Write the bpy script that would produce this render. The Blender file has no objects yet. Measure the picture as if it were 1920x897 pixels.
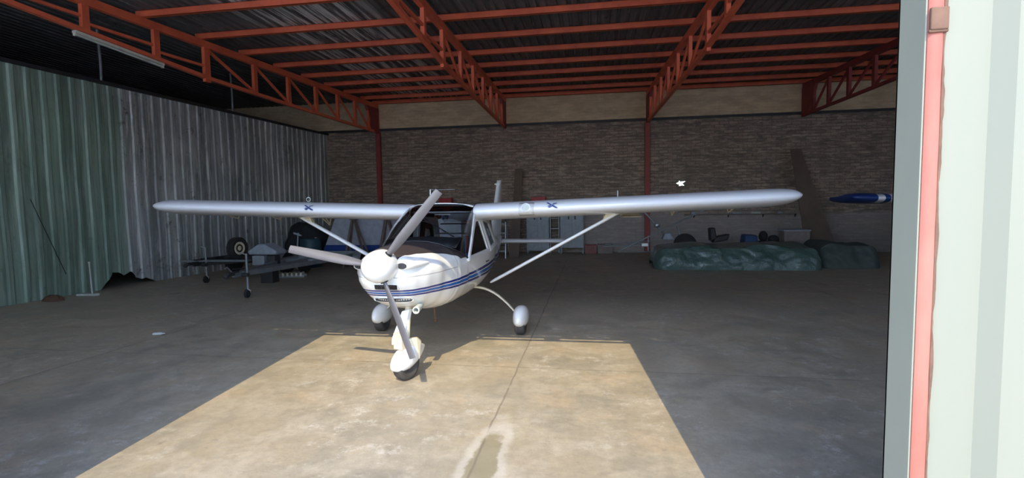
import bpy, bmesh, math, random
from mathutils import Vector, Matrix, noise
random.seed(7)
C = bpy.context.scene.collection
SC = bpy.context.scene

# ------------------------------------------------------------------ camera
F_PX, CAM_H = 940.0, 1.7
VPX, HOR, SL = 1111.0, 385.0, -0.0149          # depth vanishing point and horizon of the hangar
def _v(px, py): return Vector(((px-960)/F_PX, (py-448.5)/F_PX, 1.0))
n_ = _v(0, HOR-SL*960).cross(_v(1920, HOR+SL*960)).normalized()
if n_.y > 0: n_ = -n_
y_ = _v(VPX, HOR+SL*(VPX-960)).normalized()
x_ = y_.cross(n_).normalized()
if x_.x < 0: x_ = -x_
R = Matrix((x_, y_, n_))                         # rows: world axes seen from the camera
right, down, fwd = R.col[0].copy(), R.col[1].copy(), R.col[2].copy()
cam = bpy.data.cameras.new('camera'); co = bpy.data.objects.new('camera', cam); C.objects.link(co)
M = Matrix.Identity(4)
for i in range(3):
    M[i][0] = right[i]; M[i][1] = -down[i]; M[i][2] = -fwd[i]
M[2][3] = CAM_H
co.matrix_world = M
cam.sensor_width = 36; cam.lens = F_PX/1920*36; cam.clip_start = .05
SC.camera = co

# ------------------------------------------------------------------ light
SUN_EL, SUN_DX = math.radians(43.5), -0.08
w = bpy.data.worlds.new('sky'); SC.world = w; w.use_nodes = True
nt = w.node_tree; bg = nt.nodes['Background']
sky = nt.nodes.new('ShaderNodeTexSky'); sky.sky_type = 'NISHITA'; sky.sun_disc = False
sky.sun_elevation = SUN_EL; sky.sun_rotation = math.radians(180); sky.dust_density = .6; sky.ozone_density = 3.5
tn = nt.nodes.new('ShaderNodeMix'); tn.data_type = 'RGBA'; tn.blend_type = 'MULTIPLY'; tn.inputs[0].default_value = 1; tn.inputs[7].default_value = (.93, .975, 1.05, 1)
nt.links.new(sky.outputs[0], tn.inputs[6]); nt.links.new(tn.outputs[2], bg.inputs[0]); bg.inputs[1].default_value = .62
sd = bpy.data.lights.new('sun', 'SUN'); sd.energy = 3.45; sd.angle = math.radians(.2); sd.color = (1, .85, .54)
so = bpy.data.objects.new('sun', sd); C.objects.link(so)
sdir = Vector((SUN_DX, 1, -math.tan(SUN_EL))).normalized()
so.rotation_euler = sdir.to_track_quat('-Z', 'Y').to_euler(); so.location = (0, -10, 12)
SC.view_settings.view_transform = 'Standard'; SC.view_settings.look = 'None'
SC.view_settings.gamma = 1; SC.view_settings.exposure = 0.5; SC.view_settings.use_curve_mapping = False
SC.cycles.max_bounces = 12; SC.cycles.diffuse_bounces = 6; SC.cycles.transparent_max_bounces = 16
SC.cycles.sample_clamp_indirect = 6

# ------------------------------------------------------------------ materials
def mat(name, col, rough=.6, metal=0., coat=0., nz=None, bump=None, col2=None, spec=.5):
    """nz=(scale, contrast, (sx,sy,sz)) mixes col towards col2; bump=(scale, strength)"""
    m = bpy.data.materials.new(name); m.use_nodes = True; t = m.node_tree; p = t.nodes['Principled BSDF']
    p.inputs['Base Color'].default_value = (*col, 1); p.inputs['Roughness'].default_value = rough
    p.inputs['Metallic'].default_value = metal; p.inputs['Coat Weight'].default_value = coat
    p.inputs['Specular IOR Level'].default_value = spec
    tc = t.nodes.new('ShaderNodeTexCoord')
    if nz is None: nz = (6, .35, (1, 1, 1))
    if col2 is None: col2 = tuple(c*.72 for c in col)
    mp = t.nodes.new('ShaderNodeMapping'); mp.inputs['Scale'].default_value = nz[2]
    n = t.nodes.new('ShaderNodeTexNoise'); n.inputs['Scale'].default_value = nz[0]; n.inputs['Detail'].default_value = 8
    n.inputs['Roughness'].default_value = .62
    mr = t.nodes.new('ShaderNodeMapRange'); mr.inputs[1].default_value = .5-nz[1]/2; mr.inputs[2].default_value = .5+nz[1]/2
    mx = t.nodes.new('ShaderNodeMix'); mx.data_type = 'RGBA'
    mx.inputs[6].default_value = (*col, 1); mx.inputs[7].default_value = (*col2, 1)
    t.links.new(tc.outputs['Object'], mp.inputs[0]); t.links.new(mp.outputs[0], n.inputs[0])
    t.links.new(n.outputs[0], mr.inputs[0]); t.links.new(mr.outputs[0], mx.inputs[0])
    t.links.new(mx.outputs[2], p.inputs['Base Color'])
    if bump:
        b = t.nodes.new('ShaderNodeBump'); b.inputs['Strength'].default_value = bump[1]; b.inputs['Distance'].default_value = .02
        n2 = t.nodes.new('ShaderNodeTexNoise'); n2.inputs['Scale'].default_value = bump[0]; n2.inputs['Detail'].default_value = 6
        t.links.new(mp.outputs[0], n2.inputs[0]); t.links.new(n2.outputs[0], b.inputs['Height']); t.links.new(b.outputs[0], p.inputs['Normal'])
    return m
class NT:
    """tiny helper for hand-made node graphs"""
    def __init__(s, m): s.t = m.node_tree; s.p = s.t.nodes['Principled BSDF']
    def n(s, kind, **k):
        x = s.t.nodes.new(kind)
        for a, b in k.items(): setattr(x, a, b)
        return x
    def l(s, a, b): s.t.links.new(a, b)
    def math(s, op, a, b=None, c=None, clamp=False):
        x = s.n('ShaderNodeMath', operation=op); x.use_clamp = clamp
        for i, v in enumerate((a, b, c)):
            if v is None: continue
            if isinstance(v, (int, float)): x.inputs[i].default_value = v
            else: s.l(v, x.inputs[i])
        return x.outputs[0]
    def mix(s, f, a, b, mode='MIX'):
        x = s.n('ShaderNodeMix', data_type='RGBA', blend_type=mode)
        for i, v in ((0, f), (6, a), (7, b)):
            if isinstance(v, tuple): x.inputs[i].default_value = (*v, 1)
            elif isinstance(v, (int, float)): x.inputs[i].default_value = v
            else: s.l(v, x.inputs[i])
        return x.outputs[2]
    def noise(s, vec, scale, detail=6, rough=.6, lo=None, hi=None):
        x = s.n('ShaderNodeTexNoise'); x.inputs['Scale'].default_value = scale; x.inputs['Detail'].default_value = detail
        x.inputs['Roughness'].default_value = rough; s.l(vec, x.inputs[0])
        return x.outputs[0] if lo is None else s.rng(x.outputs[0], lo, hi)
    def rng(s, v, lo, hi, a=0., b=1., smooth=True):
        x = s.n('ShaderNodeMapRange'); x.interpolation_type = 'SMOOTHSTEP' if smooth else 'LINEAR'
        x.inputs[1].default_value = lo; x.inputs[2].default_value = hi; x.inputs[3].default_value = a; x.inputs[4].default_value = b
        s.l(v, x.inputs[0]); return x.outputs[0]
    def coords(s, scale=(1, 1, 1)):
        tc = s.n('ShaderNodeTexCoord')
        if scale == (1, 1, 1): return tc.outputs['Object']
        mp = s.n('ShaderNodeMapping'); mp.inputs['Scale'].default_value = scale; s.l(tc.outputs['Object'], mp.inputs[0]); return mp.outputs[0]
    def xyz(s, vec):
        x = s.n('ShaderNodeSeparateXYZ'); s.l(vec, x.inputs[0]); return x.outputs
    def bump(s, h, strength, dist=.02):
        b = s.n('ShaderNodeBump'); b.inputs['Strength'].default_value = strength; b.inputs['Distance'].default_value = dist
        s.l(h, b.inputs['Height']); s.l(b.outputs[0], s.p.inputs['Normal'])
def fill_sheet(name, col, tr):
    """translucent sheet added for interior fill: passes part of the daylight diffusely"""
    m = bpy.data.materials.new(name); m.use_nodes = True; t = m.node_tree; p = t.nodes['Principled BSDF']; out = t.nodes['Material Output']
    p.inputs['Base Color'].default_value = (*col, 1); p.inputs['Roughness'].default_value = .5
    q = t.nodes.new('ShaderNodeBsdfTranslucent'); n = t.nodes.new('ShaderNodeTexNoise'); n.inputs['Scale'].default_value = 1.2
    r_ = t.nodes.new('ShaderNodeMix'); r_.data_type = 'RGBA'; r_.inputs[6].default_value = (*col, 1); r_.inputs[7].default_value = (*[c*.85 for c in col], 1)
    t.links.new(n.outputs[0], r_.inputs[0]); t.links.new(r_.outputs[2], q.inputs[0])
    mx = t.nodes.new('ShaderNodeMixShader'); mx.inputs[0].default_value = tr
    t.links.new(p.outputs[0], mx.inputs[1]); t.links.new(q.outputs[0], mx.inputs[2]); t.links.new(mx.outputs[0], out.inputs[0]); return m
def glass(name, tint=(.86, .9, .9)):
    m = bpy.data.materials.new(name); m.use_nodes = True; t = m.node_tree
    t.nodes.remove(t.nodes['Principled BSDF']); out = t.nodes['Material Output']
    tr = t.nodes.new('ShaderNodeBsdfTransparent'); tr.inputs[0].default_value = (*tint, 1)
    gl = t.nodes.new('ShaderNodeBsdfGlossy'); gl.inputs['Roughness'].default_value = .04
    fr = t.nodes.new('ShaderNodeFresnel'); fr.inputs[0].default_value = 1.28
    mx = t.nodes.new('ShaderNodeMixShader')
    t.links.new(fr.outputs[0], mx.inputs[0]); t.links.new(tr.outputs[0], mx.inputs[1]); t.links.new(gl.outputs[0], mx.inputs[2])
    t.links.new(mx.outputs[0], out.inputs[0]); return m

MT = {}
MT['red'] = mat('red_oxide_steel', (.92, .19, .08), .5, nz=(3, .5, (1, 1, 1)), col2=(.62, .11, .055))
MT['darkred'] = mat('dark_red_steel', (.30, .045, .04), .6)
MT['white'] = mat('white_paint', (.88, .87, .84), .28, coat=.5, nz=(2, .6, (1, 1, 1)), col2=(.82, .81, .78))
MT['wing'] = mat('wing_paint', (.86, .86, .87), .34, metal=.0, coat=.7, nz=(2, .6, (1, 1, 1)), col2=(.80, .80, .82))
MT['cream'] = mat('cream_paint', (.70, .62, .45), .5, nz=(9, .4, (1, 1, 1)), col2=(.52, .45, .33))
MT['black'] = mat('black_plastic', (.015, .015, .017), .5)
MT['rubber'] = mat('rubber', (.075, .066, .060), .8, bump=(60, .2))
MT['tyredark'] = mat('dark_rubber', (.022, .021, .021), .8, bump=(60, .2))
MT['prop'] = mat('grey_blade', (.125, .12, .13), .42, nz=(4, .5, (1, 1, 1)), col2=(.095, .09, .098))
MT['steel'] = mat('galvanised_steel', (.33, .35, .36), .45, metal=.5, nz=(7, .5, (1, 1, 1)), col2=(.2, .21, .22))
MT['alu'] = mat('bright_metal', (.62, .63, .65), .35, metal=.7)
MT['darksteel'] = mat('dark_steel', (.05, .05, .052), .55, metal=.3)
MT['blue'] = mat('blue_paint', (.015, .05, .22), .35)
MT['brown'] = mat('brown_board', (.17, .12, .09), .8, nz=(3, .5, (1, 1, .3)), col2=(.11, .08, .065))
MT['grey'] = mat('grey_cabinet', (.30, .33, .35), .5)
MT['redbox'] = mat('red_box', (.45, .03, .03), .5)
MT['cloth'] = mat('dark_cloth', (.018, .02, .022), .9, bump=(12, .5))
MT['seat'] = mat('blue_seat', (.03, .07, .16), .8)
MT['pale'] = mat('pale_cloth', (.33, .37, .42), .8, bump=(10, .4))
MT['glass'] = glass('clear_glass')
MT['fill_sheet'] = fill_sheet('fill_light_sheet', (.70, .75, .84), .64)  # invented translucent sheet that spreads fill light through the hangar

# floor
def floor_mat():
    m = mat('worn_concrete', (.4, .36, .3), .75); N = NT(m); v = N.coords(); x, y, z = N.xyz(v)
    big = N.noise(v, .9, 8, .62, .40, .62); mid = N.noise(v, 2.7, 10, .7, .42, .60); fine = N.noise(v, 14, 10, .75, .35, .68)
    c = N.mix(big, (.385, .315, .215), (.315, .275, .205)); c = N.mix(N.math('MULTIPLY', mid, .7), c, (.44, .375, .275))
    warm = N.noise(v, 1.6, 6, .6, .52, .68); c = N.mix(N.math('MULTIPLY', warm, .7), c, (.47, .36, .24))
    # pale efflorescence in blotches
    eff = N.noise(v, 4.5, 15, .85, .52, .60); eff2 = N.noise(v, .7, 4, .5, .44, .56)
    c = N.mix(N.math('MULTIPLY', N.math('MULTIPLY', eff, eff2), .7), c, (.60, .545, .46))
    # dark damp patches
    dk = N.noise(v, 1.25, 8, .68, .57, .68); c = N.mix(N.math('MULTIPLY', dk, .55), c, (.20, .18, .14))
    c = N.mix(N.math('MULTIPLY', fine, .38), c, (.23, .20, .15)); grit = N.noise(v, 45, 8, .8, .56, .66); c = N.mix(N.math('MULTIPLY', grit, .35), c, (.60, .55, .46)); dirt = N.noise(v, 7, 12, .85, .57, .64); c = N.mix(N.math('MULTIPLY', dirt, .4), c, (.19, .17, .135))
    # stain with pale rim by the joint near the doorway
    nz = N.noise(v, 3.0, 8, .7)
    dx = N.math('ADD', x, .72); dy = N.math('SUBTRACT', y, 2.95)
    d = N.math('SQRT', N.math('ADD', N.math('MULTIPLY', N.math('MULTIPLY', dx, dx), 30.), N.math('MULTIPLY', N.math('MULTIPLY', dy, dy), .9)))
    d = N.math('ADD', d, N.math('MULTIPLY', N.math('SUBTRACT', nz, .5), .9))
    rim = N.math('SUBTRACT', N.rng(d, .50, .62), N.rng(d, .74, 1.0)); c = N.mix(N.math('MULTIPLY', rim, .42), c, (.60, .55, .47))
    c = N.mix(N.math('MULTIPLY', N.rng(d, .66, .5), .75), c, (.25, .215, .13))
    # joints
    wob = N.math('MULTIPLY', N.math('SUBTRACT', N.noise(v, 1.5, 3), .5), .05)
    def joint(coord, period, off, wd):
        a = N.math('ABSOLUTE', N.math('SUBTRACT', N.math('PINGPONG', N.math('ADD', N.math('ADD', coord, off), wob), period/2), 0))
        return N.rng(a, wd, wd*.3)
    j1 = joint(x, 5.0, 0.78, .012); j2 = joint(y, 5.0, -.1, .010)
    jn = N.math('MULTIPLY', N.math('MAXIMUM', j1, j2), N.noise(v, 2, 4, .6, .3, .5))
    c = N.mix(N.math('MULTIPLY', jn, .6), c, (.16, .13, .10))
    sp = N.n('ShaderNodeTexVoronoi'); sp.inputs['Scale'].default_value = 5.5; N.l(v, sp.inputs[0])
    spk = N.math('MULTIPLY', N.rng(sp.outputs['Distance'], .05, .03), N.noise(v, 1.1, 3, .5, .52, .6)); c = N.mix(N.math('MULTIPLY', spk, .7), c, (.66, .62, .55))
    N.l(c, N.p.inputs['Base Color'])
    N.l(N.rng(mid, 0, 1, .46, .66), N.p.inputs['Roughness']); N.p.inputs['Specular IOR Level'].default_value = .5
    N.bump(N.math('ADD', N.noise(v, 25, 8, .7), N.math('MULTIPLY', jn, -1.5)), .25, .01)
    return m
MT['floor'] = floor_mat()
MT['outground'] = mat('outside_ground', (.60, .56, .48), .9, nz=(1.2, .4, (1, 1, 1)), col2=(.50, .46, .39))

def brick_mat():
    m = mat('brick', (.3, .2, .15), .85); N = NT(m); v = N.coords(); x, y, z = N.xyz(v)
    cb = N.n('ShaderNodeCombineXYZ'); N.l(x, cb.inputs[0]); N.l(z, cb.inputs[1])
    b = N.n('ShaderNodeTexBrick'); N.l(cb.outputs[0], b.inputs[0]); b.inputs['Scale'].default_value = 1
    b.inputs['Brick Width'].default_value = .30; b.inputs['Row Height'].default_value = .10; b.inputs['Mortar Size'].default_value = .012
    b.inputs['Color1'].default_value = (.37, .265, .20, 1); b.inputs['Color2'].default_value = (.19, .145, .115, 1); b.inputs['Mortar'].default_value = (.14, .12, .105, 1)
    n1 = N.noise(cb.outputs[0], .55, 6, .65, .38, .62)
    c = N.mix(N.math('MULTIPLY', n1, .6), b.outputs[0], (.17, .135, .11))
    sc = N.coords((1.6, 1, 9)); row = N.noise(sc, 1.4, 9, .78, .50, .60); c = N.mix(N.math('MULTIPLY', row, .6), c, (.50, .40, .30)); row2 = N.noise(N.coords((1.1, 1, 7)), .9, 9, .8, .52, .60); c = N.mix(N.math('MULTIPLY', row2, .65), c, (.11, .085, .07))
    # paler band of newer work above the ledge
    up = N.rng(z, 4.6, 4.62, smooth=False)
    col_up = N.mix(N.noise(N.coords((1, 1, 3)), 1.4, 8, .7, .35, .65), (.98, .78, .50), (.74, .56, .35))
    col_up = N.mix(.35, col_up, b.outputs[0], 'MULTIPLY'); c = N.mix(up, c, col_up)
    # old greyish render at the foot of the wall, right half
    rz = N.math('ADD', z, N.math('MULTIPLY', N.math('SUBTRACT', N.noise(cb.outputs[0], 1.3, 6), .5), .5))
    low = N.math('MULTIPLY', N.rng(rz, 1.42, 1.25), N.rng(x, -1.2, -.4)); c = N.mix(N.math('MULTIPLY', low, .6), c, (.34, .31, .30))
    N.l(c, N.p.inputs['Base Color']); N.bump(b.outputs['Fac'], -.6, .012)
    return m
MT['brick'] = brick_mat()

def sheet_mat(name, a, b_, streak, axis='z', green=None):
    m = mat(name, a, .62); N = NT(m)
    sc = (1.0, 5.5, .22) if axis == 'z' else (6.0, .30, 1.0)
    v = N.coords(sc); w_ = N.coords()
    s = N.noise(v, 1.1, 8, .68, .38, .62); s2 = N.noise(v, 3.4, 8, .75, .53, .63); big = N.noise(w_, .5, 5, .6, .4, .6)
    c = N.mix(s, a, b_); c = N.mix(N.math('MULTIPLY', big, .5), c, tuple(k*.5 for k in a))
    c = N.mix(N.math('MULTIPLY', s2, .8), c, streak)
    rust = N.math('MULTIPLY', N.noise(w_, 4.2, 10, .75, .56, .63), N.noise(w_, .8, 4, .5, .46, .6)); c = N.mix(N.math('MULTIPLY', rust, .75), c, (.05, .032, .022))
    if axis == 'z':
        bnd = N.noise(N.coords((1, 2.4, .05)), 1.0, 3, .5, .42, .58); c = N.mix(N.math('MULTIPLY', bnd, .55), c, tuple(k*.42 for k in a))
        bl = N.noise(N.coords((1, 3.6, .35)), 1.6, 9, .8, .5, .6); c = N.mix(N.math('MULTIPLY', bl, .6), c, (.62, .61, .57))
    if green: c = green(N, c)
    N.l(c, N.p.inputs['Base Color']); N.p.inputs['Metallic'].default_value = .15
    return m
def green_part(N, c):
    x, y, z = N.xyz(N.coords())
    g = N.rng(y, 9.95, 9.75); hi = N.noise(N.coords((1, 4, .3)), .9, 5, .6, .35, .65)
    st = N.noise(N.coords((1, 2.8, .12)), 1.3, 8, .75, .42, .58)
    return N.mix(N.math('MULTIPLY', g, .72), c, N.mix(st, N.mix(hi, (.36, .50, .38), (.24, .38, .27)), (.13, .22, .15)))
MT['wallsheet'] = sheet_mat('weathered_wall_sheet', (.36, .38, .37), (.55, .56, .54), (.88, .88, .85), 'z', green_part)
def roof_streak(N, c):
    x, y, z = N.xyz(N.coords()); w_ = N.coords((7, .22, 1))
    msk = N.math('MULTIPLY', N.rng(x, -7.4, -6.6), N.rng(x, -3.9, -4.9)); st = N.noise(w_, 1.3, 8, .7, .47, .58)
    return N.mix(N.math('MULTIPLY', msk, st), c, (.85, .84, .80))
MT['roofsheet'] = sheet_mat('dark_roof_sheet', (.12, .13, .13), (.18, .18, .18), (.30, .30, .29), 'y', roof_streak)
MT['doorsheet'] = mat('pale_door_sheet', (.235, .222, .165), .6, nz=(1.3, .5, (3, 1, .5)), col2=(.20, .205, .155))
MT['doorside'] = mat('pale_green_flange', (.32, .305, .225), .55, nz=(2, .5, (1, 1, .5)), col2=(.27, .265, .20))
MT['pinkpost'] = mat('faded_red_post', (.34, .15, .105), .6, nz=(1.3, .35, (2, 1, .8)), col2=(.34, .060, .038))
MT['rust'] = mat('rusty_steel', (.17, .09, .055), .85, nz=(20, .4, (1, 1, 1)), col2=(.10, .05, .03))
MT['tarp'] = mat('green_plastic_tarp', (.085, .135, .120), .22, nz=(2, .5, (1, 1, 1)), col2=(.055, .095, .085), bump=(11, 1.0))
MT['tarpdark'] = mat('dark_green_cover', (.06, .08, .072), .7, bump=(5, .6))
MT['wood'] = mat('brown_timber', (.16, .115, .095), .8)
MT['cardboard'] = mat('cardboard', (.24, .20, .18), .85)
MT['trailerpanel'] = mat('grey_white_panel', (.36, .37, .42), .45)
MT['teal'] = mat('teal_drum', (.02, .06, .075), .5)
MT['tube'] = mat('tube_diffuser', (.75, .72, .60), .4)
MT['whiteplastic'] = mat('white_plastic', (.62, .66, .60), .5)

# airframe paint: stripes, anti-glare top, panel seams (all in the aeroplane's own coordinates)
def airframe_mat():
    m = mat('airframe_paint', (.8, .79, .76), .26, coat=.5); N = NT(m); v = N.coords(); x, y, z = N.xyz(v)
    c = N.mix(N.noise(v, 2, 6, .6, .3, .7), (.88, .87, .84), (.83, .82, .79))
    base = N.math('ADD', .895, N.math('MULTIPLY', y, -.012)); h = N.math('ADD', .030, N.math('MULTIPLY', y, .019))
    t = N.math('DIVIDE', N.math('SUBTRACT', z, base), h)
    r = N.n('ShaderNodeValToRGB'); r.color_ramp.interpolation = 'CONSTANT'
    N.l(N.math('MULTIPLY_ADD', t, .4, .5), r.inputs[0])
    W = (.88, .87, .84, 1); D = (.006, .022, .20, 1); B = (.006, .12, .42, 1)
    el = r.color_ramp.elements; el[0].position = 0; el[0].color = W; el[1].position = .1; el[1].color = D
    for p_, k in ((.30, W), (.35, B), (.62, W), (.68, D), (.90, W)):
        e = el.new(p_); e.color = k
    inb = N.math('LESS_THAN', N.math('ABSOLUTE', t), 1.0); inb = N.math('MULTIPLY', inb, N.math('LESS_THAN', y, 4.5))
    c = N.mix(inb, c, r.outputs[0])
    ax = N.math('ABSOLUTE', x)
    ag = N.math('MULTIPLY', N.math('LESS_THAN', ax, N.math('ADD', .115, N.math('MULTIPLY', y, .36))), N.math('GREATER_THAN', z, 1.13))
    ag = N.math('MULTIPLY', ag, N.math('LESS_THAN', y, 1.3)); c = N.mix(ag, c, (.045, .035, .038))
    def seam(e): return N.rng(N.math('ABSOLUTE', e), .006, .003)
    s1 = N.math('MULTIPLY', seam(N.math('SUBTRACT', y, .93)), N.math('LESS_THAN', z, 1.3))
    s2 = N.math('MULTIPLY', seam(N.math('SUBTRACT', z, 1.055)), N.math('LESS_THAN', y, .93))
    s3 = N.math('MULTIPLY', seam(N.math('SUBTRACT', y, 1.24)), N.math('GREATER_THAN', z, .66))
    s4 = N.math('MULTIPLY', seam(N.math('SUBTRACT', y, 2.32)), N.math('GREATER_THAN', z, .66))
    sm = N.math('MAXIMUM', N.math('MAXIMUM', s1, s2), N.math('MAXIMUM', s3, s4))
    c = N.mix(N.math('MULTIPLY', sm, .55), c, (.2, .18, .15))
    N.l(c, N.p.inputs['Base Color'])
    rg = N.n('ShaderNodeMix'); N.l(ag, rg.inputs[0]); rg.inputs[2].default_value = .26; rg.inputs[3].default_value = .6; N.l(rg.outputs[0], N.p.inputs['Roughness'])
    cw = N.n('ShaderNodeMix'); N.l(ag, cw.inputs[0]); cw.inputs[2].default_value = .5; cw.inputs[3].default_value = 0; N.l(cw.outputs[0], N.p.inputs['Coat Weight'])
    return m
MT['air'] = airframe_mat()

# ------------------------------------------------------------------ mesh building
class MB:
    def __init__(s): s.v = []; s.f = []
    def add(s, vs, fs):
        o = len(s.v); s.v += [Vector(p) for p in vs]; s.f += [tuple(i+o for i in f) for f in fs]; return s
    def box(s, x0, x1, y0, y1, z0, z1):
        vs = [(x, y, z) for z in (z0, z1) for y in (y0, y1) for x in (x0, x1)]
        return s.add(vs, [(0, 2, 3, 1), (4, 5, 7, 6), (0, 1, 5, 4), (2, 6, 7, 3), (0, 4, 6, 2), (1, 3, 7, 5)])
    def bar(s, p, q, w, h=None, up=(0, 0, 1)):
        """rectangular bar; w across, h along 'up'"""
        h = h or w; p = Vector(p); q = Vector(q); d = (q-p).normalized(); u = Vector(up)
        if abs(d.dot(u)) > .98: u = Vector((0, 1, 0))
        a = d.cross(u).normalized()*w/2; b = a.cross(d).normalized()*h/2
        vs = [p-a-b, p+a-b, p+a+b, p-a+b, q-a-b, q+a-b, q+a+b, q-a+b]
        return s.add(vs, [(0, 1, 2, 3), (7, 6, 5, 4), (0, 4, 5, 1), (1, 5, 6, 2), (2, 6, 7, 3), (3, 7, 4, 0)])
    def loft(s, rings, closed=True, cap=True):
        n = len(rings[0]); vs = [p for r in rings for p in r]; fs = []
        for i in range(len(rings)-1):
            for j in range(n if closed else n-1):
                k = (j+1) % n; fs.append((i*n+j, i*n+k, (i+1)*n+k, (i+1)*n+j))
        if cap and closed: fs.append(tuple(range(n))[::-1]); fs.append(tuple((len(rings)-1)*n+j for j in range(n)))
        return s.add(vs, fs)
    def tube(s, pts, r, n=10, sy=1.0):
        pts = [Vector(p) for p in pts]; rs = r if isinstance(r, (list, tuple)) else [r]*len(pts); rings = []
        up = Vector((0, 0, 1)); d0 = (pts[1]-pts[0]).normalized()
        if abs(d0.dot(up)) > .9: up = Vector((0, 1, 0))
        for i, p in enumerate(pts):
            d = (pts[min(i+1, len(pts)-1)]-pts[max(i-1, 0)]).normalized()
            a = d.cross(up).normalized(); b = a.cross(d).normalized()
            rings.append([p+a*rs[i]*math.cos(t)*sy+b*rs[i]*math.sin(t) for t in [2*math.pi*k/n for k in range(n)]])
        return s.loft(rings)
    def lathe(s, c, axis, prof, n=28):
        """prof = [(distance along axis, radius)]"""
        c = Vector(c); d = Vector(axis).normalized(); u = Vector((0, 0, 1)) if abs(d.z) < .9 else Vector((1, 0, 0))
        a = d.cross(u).normalized(); b = a.cross(d).normalized()
        return s.loft([[c+d*t+a*max(r, .0005)*math.cos(k*2*math.pi/n)+b*max(r, .0005)*math.sin(k*2*math.pi/n) for k in range(n)] for t, r in prof])
    def prism(s, poly, d):
        n = len(poly); d = Vector(d); vs = [Vector(p) for p in poly]+[Vector(p)+d for p in poly]
        return s.add(vs, [tuple(range(n))[::-1], tuple(range(n, 2*n))]+[(i, (i+1) % n, n+(i+1) % n, n+i) for i in range(n)])
    def frame(s, outer, inner, d):
        """flat ring between two polygons of equal count, with thickness d"""
        n = len(outer); d = Vector(d); vs = [Vector(p) for p in list(outer)+list(inner)]; vs += [p+d for p in vs]; fs = []
        for i in range(n):
            k = (i+1) % n
            fs += [(i, k, n+k, n+i), (2*n+i, 3*n+i, 3*n+k, 2*n+k), (i, 2*n+i, 2*n+k, k), (n+i, n+k, 3*n+k, 3*n+i)]
        return s.add(vs, fs)
    def sphere(s, c, r, sx=1, sy=1, sz=1, n=14, m=8):
        rings = []
        for i in range(m+1):
            t = math.pi*i/m; rings.append([Vector((c[0]+sx*r*max(math.sin(t), .001)*math.cos(a), c[1]+sy*r*max(math.sin(t), .001)*math.sin(a), c[2]-sz*r*math.cos(t))) for a in [2*math.pi*k/n for k in range(n)]])
        return s.loft(rings)
    def build(s, name, m, parent=None, smooth=None, bevel=0, solid=0, fix=True):
        me = bpy.data.meshes.new(name); me.from_pydata([tuple(p) for p in s.v], [], s.f)
        if fix:
            bm = bmesh.new(); bm.from_mesh(me); bmesh.ops.recalc_face_normals(bm, faces=bm.faces); bm.to_mesh(me); bm.free()
        me.materials.append(m if not isinstance(m, str) else MT[m])
        o = bpy.data.objects.new(name, me); C.objects.link(o)
        if parent: o.parent = parent
        if smooth:
            me.polygons.foreach_set('use_smooth', [True]*len(me.polygons)); me.set_sharp_from_angle(angle=math.radians(smooth))
        if solid:
            q = o.modifiers.new('thick', 'SOLIDIFY'); q.thickness = solid; q.offset = 0
        if bevel:
            q = o.modifiers.new('bevel', 'BEVEL'); q.width = bevel; q.segments = 2; q.limit_method = 'ANGLE'
        return o
def thing(name, label, cat, loc=(0, 0, 0), rz=0, group=None):
    o = bpy.data.objects.new(name, None); C.objects.link(o); o.location = loc; o.rotation_euler = (0, 0, rz); o.empty_display_size = .1
    o['label'] = label; o['category'] = cat
    if group: o['group'] = group
    return o
def tag(o, label, cat, group=None):
    o['label'] = label; o['category'] = cat
    if group: o['group'] = group
    return o
def struct(o): o['kind'] = 'structure'; return o

# ================================================================== SETTING
YB, YD = 17.9, 1.42
ZR = 5.62
LX0, LX1 = -3.19, .82            # doorway
struct(MB().box(-22, 15.2, YD, YB+.2, -.12, 0).build('floor', 'floor'))
struct(MB().box(-60, 60, -50, 60, -.34, -.02).build('ground_outside', 'outground'))

# roof: trapezoidal sheets, ribs along Y
def corrugate(u0, u1, pitch=.2, d=.035):
    pts = []; u = u0
    while u < u1:
        pts += [(u, 0), (u+pitch*.55, 0), (u+pitch*.65, d), (u+pitch*.9, d)]; u += pitch
    pts = [p for p in pts if p[0] < u1]; pts.append((u1, 0)); return pts
cr = corrugate(-22, 15.2)
mb = MB(); mb.loft([[Vector((x, y, ZR+z)) for x, z in cr] for y in (YD-.4, 4, 7, 10, 13, 16, YB+.3)], closed=False, cap=False)
struct(mb.build('ceiling', 'roofsheet', solid=.006, fix=False))

# back wall with daylight holes knocked through
wall = struct(MB().box(-22, 15.2, YB, YB+.25, 0, ZR+.02).build('wall_back', 'brick'))
cut = MB()
def jag(cx, cz, r, n, seed, sx=1.0):
    rr = random.Random(seed)
    cut.prism([(cx+sx*r*(1 if k % 2 else .42)*rr.uniform(.7, 1.15)*math.cos(2*math.pi*k/n), YB-.1, cz+r*(1 if k % 2 else .42)*rr.uniform(.6, 1.1)*math.sin(2*math.pi*k/n)) for k in range(n)], (0, .5, 0))
jag(2.98, 2.36, .16, 10, 11, 1.3)
jag(-8.12, 2.35, .05, 6, 1); jag(-8.00, 2.36, .04, 6, 2)
for cx, w_ in ((-2.55, .07), (-1.95, .02), (-1.83, .015), (-1.2, .035), (-1.05, .03), (-.8, .02), (-.45, .015), (.1, .03), (.5, .015), (1.05, .025), (-2.3, .02)):
    cut.box(cx-w_, cx+w_, YB-.1, YB+.4, 5.53-w_*.4, 5.545)
cutter = cut.build('wall_hole_cutter', 'brick')
bo = wall.modifiers.new('holes', 'BOOLEAN'); bo.object = cutter; bo.operation = 'DIFFERENCE'; bo.solver = 'EXACT'
dg = bpy.context.evaluated_depsgraph_get(); dg.update()
me2 = bpy.data.meshes.new_from_object(wall.evaluated_get(dg)); wall.modifiers.clear(); wall.data = me2
bpy.data.objects.remove(cutter)
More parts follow.
